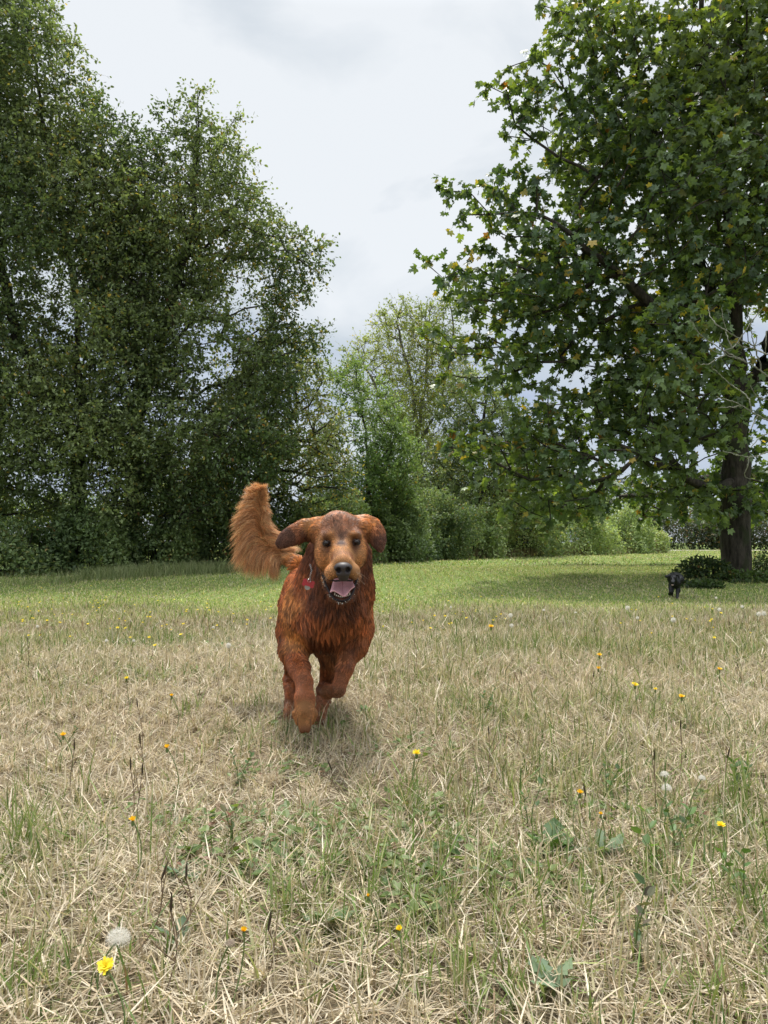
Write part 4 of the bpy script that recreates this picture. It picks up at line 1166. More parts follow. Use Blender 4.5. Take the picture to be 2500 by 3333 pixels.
    E(Fn, 1147, 1859, 2.142, 9, 3.5, .012, k=.003, sub=True)
    E(Fn, 1117.5, 1880, 2.128, 1.6, 16, .008, k=.002, sub=True)
    Vn, Qn = Fn.mesh(); Vn = smooth_mesh(Vn, Qn, 1)
    mesh_obj('nose', Vn, Qn, mat_plain('nose_leather', (.032, .025, .026), .5, .45, .3, 400), root)
    # eyes
    m_eye = mat_plain('eye', (.010, .004, .002), .04, .35)
    m_lid = mat_plain('eyelid', (.03, .016, .012), .5, .4)
    for c_, nm_ in ((eyl, 'eye'), (eyr, 'eye')):
        Fe = Field(c_ - .016, c_ + .016, .0008)
        Fe.ell(c_ + [0, .0030, 0], (.0088, .0088, .0078), .001)
        Ve, Qe = Fe.mesh()
        eo = mesh_obj(nm_, smooth_mesh(Ve, Qe, 1), Qe, m_eye, root)
        th = np.linspace(0, 2 * math.pi, 21)
        ring = np.stack([c_[0] + .0105 * np.cos(th), c_[1] + .002 + .004 * np.abs(np.cos(th)), c_[2] + .0080 * np.sin(th)], -1)
        Vr, Qr = poly_tube(ring, np.full(21, .0023), 6)
        lo = mesh_obj('eyelid', Vr, Qr, m_lid, eo); lo.location = (0, 0, 0)
    # mouth lining, lips, tongue, teeth, drool
    Fm = Field(at(1060, 1975, 2.16), at(1175, 1860, 2.36), .002)
    E(Fm, 1113, 1918, 2.285, 40, 36, .05, k=.004)
    Vm, Qm = Fm.mesh()
    mesh_obj('mouth_lining', Vm, Qm, mat_plain('mouth_dark', (.020, .009, .010), .35, .5), root)
    lip = [at(*a) for a in [(1050, 1872, 2.262), (1060, 1900, 2.245), (1073, 1930, 2.215), (1090, 1950, 2.195), (1113, 1958, 2.185), (1135, 1950, 2.195), (1149, 1928, 2.22), (1157, 1900, 2.245), (1166, 1872, 2.262)]]
    lip = resample(lip, .004)
    Vl, Ql = poly_tube(lip, np.full(len(lip), .0032), 8)
    mesh_obj('lip', Vl, Ql, mat_plain('lip_black', (.020, .015, .016), .6, .2), root)
    ul = resample([at(*a) for a in [(1051, 1873, 2.25), (1068, 1884, 2.205), (1090, 1891, 2.172), (1117, 1889, 2.155), (1143, 1890, 2.172), (1158, 1882, 2.21), (1167, 1872, 2.25)]], .004)
    Vl, Ql = poly_tube(ul, np.full(len(ul), .0026), 8)
    mesh_obj('lip', Vl, Ql, bpy.data.materials['lip_black'], root)
    # tongue
    back = [(1088, 1868), (1095, 1870), (1103, 1872), (1111, 1873), (1115, 1874), (1119, 1873), (1128, 1872), (1136, 1870), (1142, 1868)]
    mid = [(1080, 1908), (1090, 1906), (1100, 1909), (1110, 1913), (1114, 1918), (1118, 1913), (1130, 1908), (1141, 1903), (1150, 1900)]
    frt = [(1072, 1927), (1084, 1919), (1097, 1926), (1108, 1933), (1118, 1941), (1127, 1938), (1136, 1925), (1142, 1914), (1157, 1906)]
    rows = []
    nn_ = 12
    for a in np.linspace(0, 1, nn_):
        row = []
        for j in range(9):
            b_, m_, f_ = np.array(back[j]), np.array(mid[j]), np.array(frt[j])
            uv = (1 - a) ** 2 * b_ + 2 * a * (1 - a) * (m_ * 1.0) + a * a * f_
            Yd = 2.262 - .072 * a + .006 * ((j - 4) / 4) ** 2 - .006 * (abs(j - 4) == 1) + .005 * (j == 4)
            row.append(at(uv[0], uv[1], Yd))
        rows.append(row)
    G = np.array(rows)
    nrmG = np.array((0, -.5, .85)); nrmG /= np.linalg.norm(nrmG)
    top = G.reshape(-1, 3); bot = (G - nrmG * .006).reshape(-1, 3)
    Vt_ = np.concatenate([top, bot]); fq = []
    m9 = 9
    for i_ in range(nn_ - 1):
        for j in range(8):
            a0 = i_ * m9 + j
            fq.append((a0, a0 + 1, a0 + m9 + 1, a0 + m9)); o_ = len(top)
            fq.append((o_ + a0, o_ + a0 + m9, o_ + a0 + m9 + 1, o_ + a0 + 1))
    per = [j for j in range(9)] + [i_ * m9 + 8 for i_ in range(1, nn_)] + [(nn_ - 1) * m9 + j for j in range(7, -1, -1)] + [i_ * m9 for i_ in range(nn_ - 2, 0, -1)]
    for a0, b0 in zip(per, per[1:] + per[:1]): fq.append((a0, a0 + len(top), b0 + len(top), b0))
    tg = mesh_obj('tongue', Vt_, np.array(fq), mat_plain('tongue_pink', (.66, .36, .40), .4, .4, .18, 260), root)
    sb = tg.modifiers.new('sub', 'SUBSURF'); sb.levels = 2; sb.render_levels = 2
    # lower teeth
    Vs, Qs, o_ = [], [], 0
    for a in np.linspace(-1, 1, 9):
        p = at(1114 + 24 * a, 1944 - 7 * a * a, 2.196 + .012 * a * a)
        h_ = .0045 if abs(a) < .9 else .009
        v_, q_ = poly_tube([p, p + [0, 0, h_ * .6], p + [0, 0, h_]], [.0022, .002, .0006], 6)
        Vs.append(v_); Qs.append(q_ + o_); o_ += len(v_)
    mesh_obj('teeth', np.concatenate(Vs), np.concatenate(Qs), mat_plain('tooth', (.62, .56, .44), .3, .5), root)
    # whitish froth on the lips
    V_, Q_, o_ = [], [], 0
    pts_ = [lip[int(x)] for x in np.concatenate([rs.uniform(len(lip) * .22, len(lip) * .95, 110), rs.uniform(0, len(lip) * .14, 70)])]
    for p in pts_:
        p = p + rs.normal(0, .0026, 3) + [0, -.001, -.005]
        r_ = rs.uniform(.0003, .0012)
        v_, q_ = poly_tube([p - [0, 0, r_], p - [0, 0, r_ * .5], p + [0, 0, r_ * .5], p + [0, 0, r_]], [.0002, r_ * .9, r_ * .9, .0002], 6)
        V_.append(v_); Q_.append(q_ + o_); o_ += len(v_)
    h_ = 110
    for a_, b_ in ((0, h_), (h_, len(V_))):
        off_ = sum(len(x) for x in V_[:a_])
        mesh_obj('froth', np.concatenate(V_[a_:b_]), np.concatenate(Q_[a_:b_]) - off_, bpy.data.materials.get('froth') or mat_plain('froth', (.66, .64, .58), .5, .3), root)
    # whiskers
    wp = []
    for k_ in range(22):
        sd_ = 1 if k_ % 2 else -1
        b_ = np.array(at(1116 + sd_ * rs.uniform(26, 40), rs.uniform(1850, 1880), 2.165))
        d_ = np.array((sd_ * rs.uniform(.6, 1), rs.uniform(-.2, .3), rs.uniform(-.5, .1))); L_ = rs.uniform(.02, .045)
        wp.append([b_ + d_ * L_ * t_ + np.array((0, 0, -.01)) * t_ * t_ for t_ in np.linspace(0, 1, 5)])
    hair_object('whiskers', np.array(wp), np.full((22, 5), .00009), np.tile((.55, .42, .3), (22, 1)), M_FUR, root)
    return root
golden = build_golden()

def build_tag():
    c0 = at(1004, 1899, 2.335)
    root = thing('dog_tag', 'small red bone-shaped tag hanging at the side of the running dog\'s neck', 'pet tag', c0)
    ang = R(-18)
    ax = np.array((math.cos(ang), 0, math.sin(ang))); ay = np.array((-math.sin(ang), 0, math.cos(ang)))
    out_ = []
    Lh, rk = .0125, .0062
    for cx, cy, a0, a1 in ((Lh, .0052, -30, 150), (-Lh, .0052, 30, 210), (-Lh, -.0052, 150, 330), (Lh, -.0052, 210, 390)):
        for a in np.linspace(a0, a1, 9): out_.append((cx + rk * math.cos(R(a)), cy + rk * math.sin(R(a))))
    n = len(out_); s = 1.0
    fr = [c0 + ax * x * s + ay * y * s + [0, -.001, 0] for x, y in out_]; bk = [p + [0, .002, 0] for p in fr]
    mid = [c0 + [0, -.001, 0], c0 + [0, .001, 0]]
    V = np.array(fr + bk + mid)
    tri = [(2 * n, i, (i + 1) % n) for i in range(n)] + [(2 * n + 1, n + (i + 1) % n, n + i) for i in range(n)]
    qd = [(i, n + i, n + (i + 1) % n, (i + 1) % n) for i in range(n)]
    mesh_obj('bone_plate', V, [np.array(tri), np.array(qd)], mat_plain('red_enamel', (.42, .02, .035), .2, .5, coat=.6), root, smooth=False)
    th = np.linspace(0, 2 * math.pi, 17)
    rc = c0 + ay * .009 + [0, -.003, 0]
    ring = np.stack([rc[0] + .005 * np.cos(th), rc[1] + 0 * th, rc[2] + .005 * np.sin(th)], -1)
    v_, q_ = poly_tube(ring, np.full(17, .0009), 6)
    mesh_obj('ring', v_, q_, mat_plain('steel', (.6, .6, .6), .25, .5, metal=1), root)
    ch = resample([c0 + ay * .013 + [0, -.002, 0], at(1011, 1872, 2.325), at(1015, 1856, 2.325), at(1010, 1838, 2.33)], .004)
    for q0, q1 in zip(ch[:-1], ch[1:]):
        m_ = (q0 + q1) / 2; d_ = (q1 - q0) * .62; n_ = np.array((.0022, .0005, 0)) if len(root.children) % 2 else np.array((.0004, .0022, 0))
        lk = np.array([m_ + d_ * math.cos(a_) + n_ * math.sin(a_) for a_ in np.linspace(0, 2 * math.pi, 13)])
        v_, q_ = poly_tube(lk, np.full(13, .0006), 5)
        mesh_obj('chain_link', v_, q_, bpy.data.materials['steel'], root)
    dc = c0 + [-.003, .004, -.011]
    a = np.linspace(0, 2 * math.pi, 25)[:-1]
    V = np.concatenate([np.stack([dc[0] + .009 * np.cos(a), dc[1] + 0 * a + y, dc[2] + .009 * np.sin(a)], -1) for y in (-.0008, .0008)] + [dc[None] + [0, -.0008, 0], dc[None] + [0, .0008, 0]])
    k = np.arange(24); k2 = (k + 1) % 24
    mesh_obj('disc', V, [np.stack([k * 0 + 48, k, k2], -1), np.stack([k * 0 + 49, 24 + k2, 24 + k], -1), np.stack([k, 24 + k, 24 + k2, k2], -1)], mat_plain('grey_tag', (.38, .36, .34), .4, .5, metal=.6), root, smooth=False)
build_tag()

# ------------------------------------------------------------------ black dog under the maple
def build_black():
    rs = np.random.RandomState(8)
    Y = 11.5
    lo = at(2155, 1965, Y) ; hi = at(2240, 1845, Y)
    Fb = Field((lo[0] - .02, Y - .35, lo[2]), (hi[0] + .03, Y + .62, hi[2]), .006)
    c = lambda *a, **k: CP(Fb, *a, **k)
    el = lambda *a, **k: E(Fb, *a, **k)
    el(2196, 1896, Y + .02, 17, 19, .11, k=.02)
    el(2199, 1884, Y + .22, 19, 22, .24, k=.04)
    el(2202, 1882, Y + .42, 15, 19, .13, k=.04)
    c((2191, 1885, Y - .1), (2196, 1890, Y + .05), 11, 15, k=.03)
    el(2190, 1880, Y - .17, 11.5, 10.5, .075, k=.015)
    c((2190, 1884, Y - .2), (2189, 1896, Y - .28), 8.5, 6.0, k=.012)
    c((2189, 1903, Y - .24), (2190, 1898, Y - .16), 4.0, 6, k=.008)
    c((2182, 1873, Y - .14), (2169, 1877, Y - .14), 5.0, 3.6, k=.006, ys=2)
    c((2169, 1877, Y - .14), (2165, 1872, Y - .14), 3.4, 1.4, k=.004, ys=2)
    c((2198, 1872, Y - .14), (2207, 1871, Y - .16), 5.0, 3.6, k=.006, ys=2)
    c((2207, 1871, Y - .16), (2211, 1880, Y - .16), 3.6, 2.4, k=.004, ys=2)
    # front legs: one raised, one planted
    c((2184, 1905, Y + .02), (2183, 1926, Y - .02), 7.5, 4.6, k=.02)
    c((2183, 1926, Y - .02), (2180, 1934, Y + .05), 4.4, 4.4, k=.008)
    c((2206, 1905, Y + .02), (2205, 1930, Y - .02), 7.5, 4.4, k=.02)
    c((2205, 1930, Y - .02), (2205, 1949, Y - .06), 4.0, 4.4, k=.008)
    # hind legs
    c((2190, 1900, Y + .42), (2187, 1925, Y + .36), 10, 5, k=.02)
    c((2187, 1925, Y + .36), (2188, 1942, Y + .42), 4.2, 3.8, k=.008)
    c((2210, 1900, Y + .44), (2212, 1920, Y + .40), 10, 5, k=.02)
    c((2212, 1920, Y + .40), (2211, 1938, Y + .48), 4.2, 4.0, k=.008)
    c((2204, 1876, Y + .52), (2212, 1882, Y + .58), 4, 2.5, k=.01)
    V, Q = Fb.mesh(); V = smooth_mesh(V, Q, 1)
    base = at(2196, 1948, Y)
    root = thing('black_dog', 'black short-haired dog trotting out of the shade beside the maple trunk', 'dog', base)
    mesh_obj('body', V, Q, mat_plain('black_coat', (.010, .010, .012), .34, .5, .3, 60), root)
    def inter(P):
        n = len(P)
        D = np.tile((0, .6, -.8), (n, 1)); return D, np.full(n, .012), np.tile(BLK, (n, 1))
    pts, rr, C = fur_on(rs, V, Q, 22000, inter, rad=.0011, clump=0, seglen=4)
    hair_object('fur', pts, rr, C, mat_attr('black_fur', .38, .45), root)
    Ft = Field(at(2183, 1909, Y - .3), at(2196, 1897, Y - .2), .0015)
    E(Ft, 2189, 1903.5, Y - .272, 3.6, 2.8, .02, k=.003)
    Vt, Qt = Ft.mesh()
    mesh_obj('tongue', Vt, Qt, mat_plain('tongue_pale', (.62, .42, .42), .3, .5), root)
    Fn = Field(at(2184, 1900, Y - .34), at(2195, 1889, Y - .24), .0015)
    E(Fn, 2189, 1894, Y - .312, 3.4, 2.4, .014, k=.003)
    Vn, Qn = Fn.mesh()
    mesh_obj('nose', Vn, Qn, mat_plain('black_nose', (.02, .02, .022), .25, .6), root)
    for du in (-4.6, 4.6):
        ce = at(2190 + du, 1881, Y - .245)
        Fe = Field(ce - .02, ce + .02, .0014); Fe.ell(ce, (.010, .010, .009), .001)
        Ve, Qe = Fe.mesh(); mesh_obj('eye', Ve, Qe, bpy.data.materials['eye'], root)
build_black()

# ------------------------------------------------------------------ dead lichen-grey tree reaching in from the right
def build_dead():
    Yb = 9.5
    root = thing('dead_tree', 'bare grey lichen-covered branches reaching in at the right edge before the maple', 'dead tree', gp(2900, Yb + .8))
    g = gp(2900, Yb + .8)
    pts = [g - [0, 0, .05], at(2890, 1600, Yb + .8), at(2860, 1400, Yb + .7), at(2820, 1150, Yb + .6), at(2800, 900, Yb + .6), at(2760, 600, Yb + .5)]
    pts = resample(pts, .25); pts[1:] += np.random.RandomState(2).normal(0, .015, pts[1:].shape)
    v_, f_ = poly_tube(pts, np.linspace(.11, .03, len(pts)), 12, .06)
    mesh_obj('trunk', v_, f_, M_LICHEN, root)
    O7 = (2100, 1000); k7 = .2411
    L = [[(2980, 1390), (1659, 940), (1560, 860), (1350, 730), (1230, 690), (1090, 640), (960, 605), (860, 560)],
         [(1560, 860), (1550, 720), (1500, 610), (1470, 520), (1430, 350), (1410, 180), (1380, 60), (1390, -30)],
         [(3000, 800), (1659, 640), (1560, 600), (1470, 560), (1330, 540), (1240, 485), (1180, 550), (1060, 590)],
         [(1240, 485), (1330, 350), (1430, 210), (1520, 90), (1590, 0)],
         [(1470, 520), (1300, 440), (1180, 370), (1100, 310), (1050, 170), (1030, 0)],
         [(1100, 320), (970, 240), (880, 130), (850, 0)],
         [(1090, 640), (1040, 560), (1000, 470), (1030, 350)],
         [(1080, 650), (970, 690), (860, 770), (740, 780), (720, 740)],
         [(1170, 550), (1120, 420), (1090, 330)],
         [(3150, 1900), (1659, 1530), (1500, 1450), (1330, 1350), (1200, 1270), (1070, 1240), (960, 1205)],
         [(1300, 1335), (1150, 1350), (980, 1360)],
         [(1440, 1400), (1420, 1260), (1320, 1150), (1190, 1070), (1050, 950), (890, 800)],
         [(1350, 730), (1010, 560), (740, 370), (670, 260), (600, 170)],
         [(3200, 2300), (1659, 1950), (1520, 2010), (1400, 2030), (1270, 2000), (1160, 1970), (1050, 1940)],
         [(1400, 2030), (1390, 2120), (1335, 2255), (1370, 2310), (1450, 2315)],
         [(1659, 1700), (1540, 1760), (1480, 1830), (1420, 1900)], [(1659, 1250), (1500, 1210), (1420, 1050)],
         [(1640, 320), (1630, 480), (1620, 640)], [(1470, 560), (1500, 450), (1500, 380)], [(1520, 1470), (1460, 1580), (1400, 1700)]]
    rs = np.random.RandomState(4)
    for j, ln in enumerate(L):
        big = ln[0][0] > 2500
        n = len(ln)
        p = [at(O7[0] + x * k7, O7[1] + y * k7, Yb + (.6 if (big and i == 0) else 0) + .12 * math.sin(j * 2.1 + i * .5 * (j % 3))) for i, (x, y) in enumerate(ln)]
        if big: p[0] = pts[int(np.argmin(np.abs(pts[:, 2] - p[0][2])))]
        p = resample(p, .03); p[1:-1] += rs.normal(0, .0035, p[1:-1].shape)
        r0 = .022 if big else .0085
        rad = np.linspace(r0, .0042, len(p)) if not big else np.interp(np.linspace(0, 1, len(p)), [0, .45, 1], [.03, .0135, .005])
        v_, f_ = poly_tube(p, rad, 7, .22, j)
        mesh_obj('branch', v_, f_, M_LICHEN, root)
build_dead()

# ------------------------------------------------------------------ flowers, seed heads, weeds
m_stem = mat_plain('flower_stem', (.13, .18, .06), .6, .3)
m_brstem = mat_plain('dry_stem', (.16, .11, .07), .8, .2)
m_pet = mat_leaf('petal_yellow', .5, .3, .25, (1.1, 1.0, .6))
m_fluff = mat_leaf('seed_fluff', .8, .1, .5, (1, 1, 1))
m_weed = mat_leaf('weed_leaf', .5, .35, .35)

def stem_mesh(h, lean, r, mat, root, name='stem', seed=0, curve=.02):
    rs = np.random.RandomState(seed)
    t = np.linspace(0, 1, 7)
    d = rs.uniform(0, 6.28)
    p = np.stack([-lean[0] * (1 - t) + curve * np.sin(t * 3.1) * math.cos(d), -lean[1] * (1 - t) + curve * np.sin(t * 3.1) * math.sin(d), -h * (1 - t)], -1)
    v_, f_ = poly_tube(p, np.full(7, r), 5)
    o = mesh_obj(name, v_, f_, mat)
    o.parent = root
    return o

def flower_proto(n_pet, r, closed, tone, h, seed):
    """origin at the flower head; stem runs down by h"""
    rs = np.random.RandomState(seed)
    V, Fq, C, o = [], [], [], 0
    for ring, (cnt, rr, up) in enumerate(((n_pet, r, .15 + closed), (n_pet - 3, r * .72, .45 + closed), (max(4, n_pet // 2), r * .42, .9 + closed))):
        for k in range(cnt):
            a = 2 * math.pi * (k + .5 * ring) / cnt + rs.normal(0, .06)
            L_ = rr * rs.uniform(.85, 1.1); el = up + rs.normal(0, .1)
            dx, dy = math.cos(a), math.sin(a)
            wv = r * .20
            for t, ww in ((0, .4), (.6, 1.0), (1.0, .75)):
                x, z = L_ * t * math.cos(el), L_ * t * math.sin(el) + .001
                V += [(dx * x - dy * ww * wv, dy * x + dx * ww * wv, z), (dx * x + dy * ww * wv, dy * x - dx * ww * wv, z)]
            Fq += [(o, o + 1, o + 3, o + 2), (o + 2, o + 3, o + 5, o + 4)]; o += 6
            C += [np.array(tone) * rs.uniform(.85, 1.1)] * 6
    return np.array(V), np.array(Fq), np.clip(np.array(C), 0, .95)

def flower(u, v, h, r, label, closed=0.0, tone=(.85, .58, .02), group=None, seed=0, tilt=.5):
    p = ground_hit(u, v, h)
    root = thing('yellow_flower', label, 'flower', p, group)
    V, Fq, C = flower_proto(13, r, closed, tone, h, seed)
    c, s = math.cos(tilt), math.sin(tilt)                    # head tips a little towards the camera side
    V = np.stack([V[:, 0], V[:, 1] * c - V[:, 2] * s, V[:, 1] * s + V[:, 2] * c], -1)
    o = mesh_obj('petals', V, Fq, m_pet, col=C, smooth=False); o.parent = root
    v_, f_ = poly_tube([(0, 0, -r * 1.1), (0, 0, -r * .8), (0, 0, -r * .2), (0, 0, 0.0005)], [.0012, r * .33, r * .36, r * .3], 8)
    o = mesh_obj('sepals', v_, f_, m_stem); o.parent = root
    stem_mesh(h, (.02 * math.sin(seed), .02 * math.cos(seed)), .0011, m_stem, root, seed=seed)
    return root

near = [
 (344, 3146, .10, .0105, 0, 'big open yellow flower low in the bottom left corner'),
 (432, 2673, .12, .0085, .7, 'half-closed orange-yellow flower left of centre, below the dog'),
 (794, 3034, .10, .0065, .8, 'small closed yellow bud in the lower left, right of the white seed puff'),
 (1299, 3030, .10, .0065, .7, 'small orange-yellow bud near the bottom centre'),
 (1198, 2920, .10, .0045, .9, 'tiny yellow bud above the bottom centre one'),
 (544, 2436, .13, .0100, .7, 'yellow flower in the dry grass left of the dog\'s front paw'),
 (1356, 2454, .13, .0105, .4, 'bright open yellow flower in the grass right of the dog\'s paws'),
 (1888, 2584, .12, .0085, .6, 'orange-yellow flower beside a brown bud at the right'),
 (1955, 2653, .11, .0055, .8, 'small lemon yellow bud below the orange-yellow one at the right'),
 (2346, 2688, .12, .0080, .3, 'flat open yellow flower near the right edge'),
 (1951, 2134, .14, .0120, .5, 'upper one of two yellow flowers in line, right of the dog'),
 (1948, 2178, .13, .0105, .6, 'lower one of two yellow flowers in line, right of the dog'),
 (2067, 2231, .13, .0130, .3, 'widest yellow flower in the dry grass well right of the dog'),
 (2342, 2180, .14, .0105, .4, 'yellow flower in dry grass below the maple trunk'),
 (2219, 2270, .12, .0110, .4, 'yellow flower between the widest one and the right edge'),
 (2133, 2246, .13, .0080, .6, 'faded yellow flower next to the widest one'),
 (1599, 2041, .15, .0170, .3, 'yellow flower at the edge of the shaded green grass right of the dog'),
 (559, 2267, .13, .0090, .7, 'small yellow bud left of the dog\'s hind paw'),
 (412, 2210, .13, .0095, .5, 'small yellow flower in the pale grass at left, above a dark stalk'),
 (206, 2395, .12, .0095, .5, 'yellow flower low in the pale grass near the left edge')]
for k, (u, v, h, r, cl, lab) in enumerate(near):
    flower(u, v, h, r, lab, cl, (.85, .55, .02) if k % 3 else (.85, .68, .03), 'yellow flowers in the near dry grass', 200 + k, .6 if cl < .2 else .35)

# far away flowers: one small mesh shared by all
V, Fq, C = flower_proto(7, .013, .35, (.86, .72, .06), .1, 5)
fv, ff = poly_tube([(0, 0, -.10), (0, 0, -.05), (0, 0, 0)], [.001, .001, .001], 3)
proto_head = None
rs = np.random.RandomState(77)
spots = []
while len(spots) < 190:
    r_ = rs.rand()
    if r_ < .42: u, v = rs.uniform(0, 1250), rs.triangular(1885, 1990, 2070)
    elif r_ < .62: u, v = rs.uniform(1200, 2150), rs.uniform(1818, 1850)
    elif r_ < .82: u, v = rs.uniform(1200, 1650), rs.triangular(1860, 2010, 2060)
    elif r_ < .92: u, v = rs.uniform(2000, 2500), rs.uniform(1935, 2080)
    else: u, v = rs.uniform(0, 900), rs.uniform(1960, 2120)
    if 890 < u < 1230 and v < 2400: continue
    if u > 2180 and v < 1945: continue
    spots.append((u, v))
for k, (u, v) in enumerate(spots):
    p = ground_hit(u, v, .10)
    t = thing('small_yellow_flower', 'tiny bright yellow flower dotting the meadow grass far from the camera', 'flower', p, 'tiny yellow flowers scattered over the meadow')
    if proto_head is None:
        a = mesh_obj('petals', V, Fq, m_pet, col=C, smooth=False); a.parent = t
        b = mesh_obj('stem', fv, ff, m_stem); b.parent = t
        proto_head = (a, b)
    else:
        for q in proto_head:
            c_ = q.copy(); COL.objects.link(c_); c_.parent = t
    sc0 = rs.uniform(.45, 1.0)
    t.scale = (sc0, sc0, 1.0)
    t.rotation_euler = (rs.uniform(.1, .6), rs.uniform(-.3, .3), rs.uniform(-.6, .6))

def seedhead(u, v, h, r, label, seed, full=1.0, col=(.80, .78, .72), group='white seed heads in the grass'):
    rs = np.random.RandomState(seed)
    p = ground_hit(u, v, h)
    root = thing('seed_head', label, 'seed head', p, group)
    n = int(170 * full)
    d = nrm(rs.normal(size=(n, 3)) + np.array((0, 0, .15)))
    if full < 1: d[:, 2] = np.abs(d[:, 2])
    k = 7
    V, Fq, o = [], [], 0
    c0 = d * r * .55
    # each seed: a thin beak and a small star of hairs
    A = nrm(np.cross(d, rs.normal(size=(n, 3)))); B = np.cross(d, A)
    th = np.arange(k) / k * 2 * math.pi
    tips = c0[:, None] + r * .48 * (.55 * d[:, None] + .75 * (A[:, None] * np.cos(th)[None, :, None] + B[:, None] * np.sin(th)[None, :, None]))
    sd_ = nrm(np.cross(tips - c0[:, None], d[:, None])) * r * .008
    q = np.stack([c0[:, None] - sd_, c0[:, None] + sd_, tips + sd_ * .3, tips - sd_ * .3], 2)
    V1 = q.reshape(-1, 3)
    sd2 = A * r * .014
    q2 = np.stack([d * r * .05 - sd2, d * r * .05 + sd2, c0 + sd2, c0 - sd2], 1).reshape(-1, 3)
    V_ = np.concatenate([V1, q2])
    f_ = np.arange(len(V_)).reshape(-1, 4)
    o_ = mesh_obj('fluff', V_, f_, m_fluff, col=np.tile(col, (len(V_), 1)), smooth=False); o_.parent = root
    v_, g_ = poly_tube([(0, 0, -r * .2), (0, 0, -r * .05), (0, 0, r * .1)], [.0015, r * .13, r * .08], 6)
    o_ = mesh_obj('seed_core', v_, g_, m_brstem); o_.parent = root
    stem_mesh(h, (.015, .01), .0012, m_stem, root, seed=seed)
for k, (u, v, h, r, lab) in enumerate([
    (385, 3060, .09, .0190, 'large ragged white seed puff in the bottom left'),
    (748, 3075, .09, .0090, 'small brownish half-blown seed head right of the large puff'),
    (2170, 2568, .10, .0130, 'white fluffy seed puff at the right among dark green weeds'),
    (2163, 2524, .14, .0110, 'small white seed tuft just above the fluffy one at the right'),
    (2285, 2535, .13, .0095, 'small pale seed head right of the fluffy one'),
    (744, 2101, .17, .0200, 'round white seed clock alone in the grass left of the dog'),
    (346, 2085, .15, .0130, 'faint white seed clock far left in the dry grass'),
    (435, 2085, .15, .0120, 'pale seed clock second from the left edge'),
    (122, 2039, .15, .0140, 'tiny pale seed clock nearest the left edge'),
    (694, 2042, .15, .0140, 'tiny pale seed clock above the lone round one'),
    (1662, 2003, .16, .0230, 'white seed clock at the edge of the maple shadow'),
    (1665, 2036, .16, .0190, 'dull seed clock just below the one at the shadow edge'),
    (1770, 1987, .16, .0190, 'broken white seed clock on a tall stem in the middle of the shadow edge'),
    (1874, 1995, .16, .0170, 'small round seed clock right of the broken one'),
    (2043, 1979, .16, .0300, 'largest white seed clock in front of the black dog'),
    (2075, 2011, .15, .0180, 'pale seed clock below and right of the largest one'),
    (2192, 2018, .16, .0260, 'white seed clock right below the black dog'),
    (2331, 1946, .16, .0220, 'white seed clock in front of the maple undergrowth'),
    (2342, 1984, .16, .0240, 'white seed clock below the maple trunk'),
    (2416, 1975, .16, .0210, 'pale seed clock between the trunk and the right edge'),
    (2470, 1999, .16, .0260, 'left one of a pair of seed clocks at the right edge'),
    (2486, 1997, .17, .0260, 'right one of a pair of seed clocks at the right edge'),
    (1468, 1976, .15, .0160, 'tiny seed clock in green grass right of the dog\'s shoulder')]):
    seedhead(u, v, h, r * (1 if v > 2200 else .72), lab, 300 + k, .6 if v > 2200 or 'broken' in lab else 1.0, (.5, .42, .35) if 'brownish' in lab else (.80, .78, .72))

# dark dry stalks with slim heads standing out of the grass
rs = np.random.RandomState(55)
def stalk_proto(seed):
    rs = np.random.RandomState(seed)
    h = rs.uniform(.10, .18)
    t = np.linspace(0, 1, 9); a = rs.uniform(0, 6.28)
    bend = rs.uniform(.01, .05)
    p = np.stack([bend * np.sin(t * 2.4) * math.cos(a), bend * np.sin(t * 2.4) * math.sin(a), h * t - .01], -1)
    v1, f1 = poly_tube(p, np.full(9, .0008), 5)
    V, Fq = [v1], [f1]; o = len(v1)
    for k in range(rs.randint(1, 4)):
        i = rs.randint(3, 7); q = p[i]; d = np.array((rs.normal(0, .5), rs.normal(0, .5), 1.0)); L_ = rs.uniform(.03, .07)
        v_, f_ = poly_tube([q, q + d * L_ * .5 + [0, 0, -.002], q + d * L_], [.0009, .0008, .0007], 4)
        V.append(v_); Fq.append(f_ + o); o += len(v_)
    head = [p[-1], p[-1] + [0, 0, .006], p[-1] + [.001, 0, .016], p[-1] + [.001, 0, .026]]
    v2, f2 = poly_tube(head, [.001, .0019, .0019, .0006], 6)
    return np.concatenate(V), np.concatenate(Fq), v2, f2
m_head = mat_plain('dry_head', (.06, .045, .03), .9, .1)
protos = []
for k in range(42):
    Yk = 1.0 + 5.0 * rs.rand() ** 1.3
    x = rs.uniform(-.52, .52) * Yk
    t = thing('dry_stalk', 'thin dark brown dry stalk with a slim head rising out of the grass', 'dry stalk', (x, Yk, float(tz(x, Yk))), 'dark dry stalks standing in the near grass')
    if len(protos) < 8:
        a, b, c_, d_ = stalk_proto(900 + k)
        o1 = mesh_obj('stem', a, b, m_brstem); o2 = mesh_obj('stalk_head', c_, d_, m_head)
        o1.parent = t; o2.parent = t; protos.append((o1, o2))
    else:
        for q in protos[k % 8]:
            c_ = q.copy(); COL.objects.link(c_); c_.parent = t
    t.rotation_euler = (rs.normal(0, .12), rs.normal(0, .12), rs.uniform(0, 6.28))

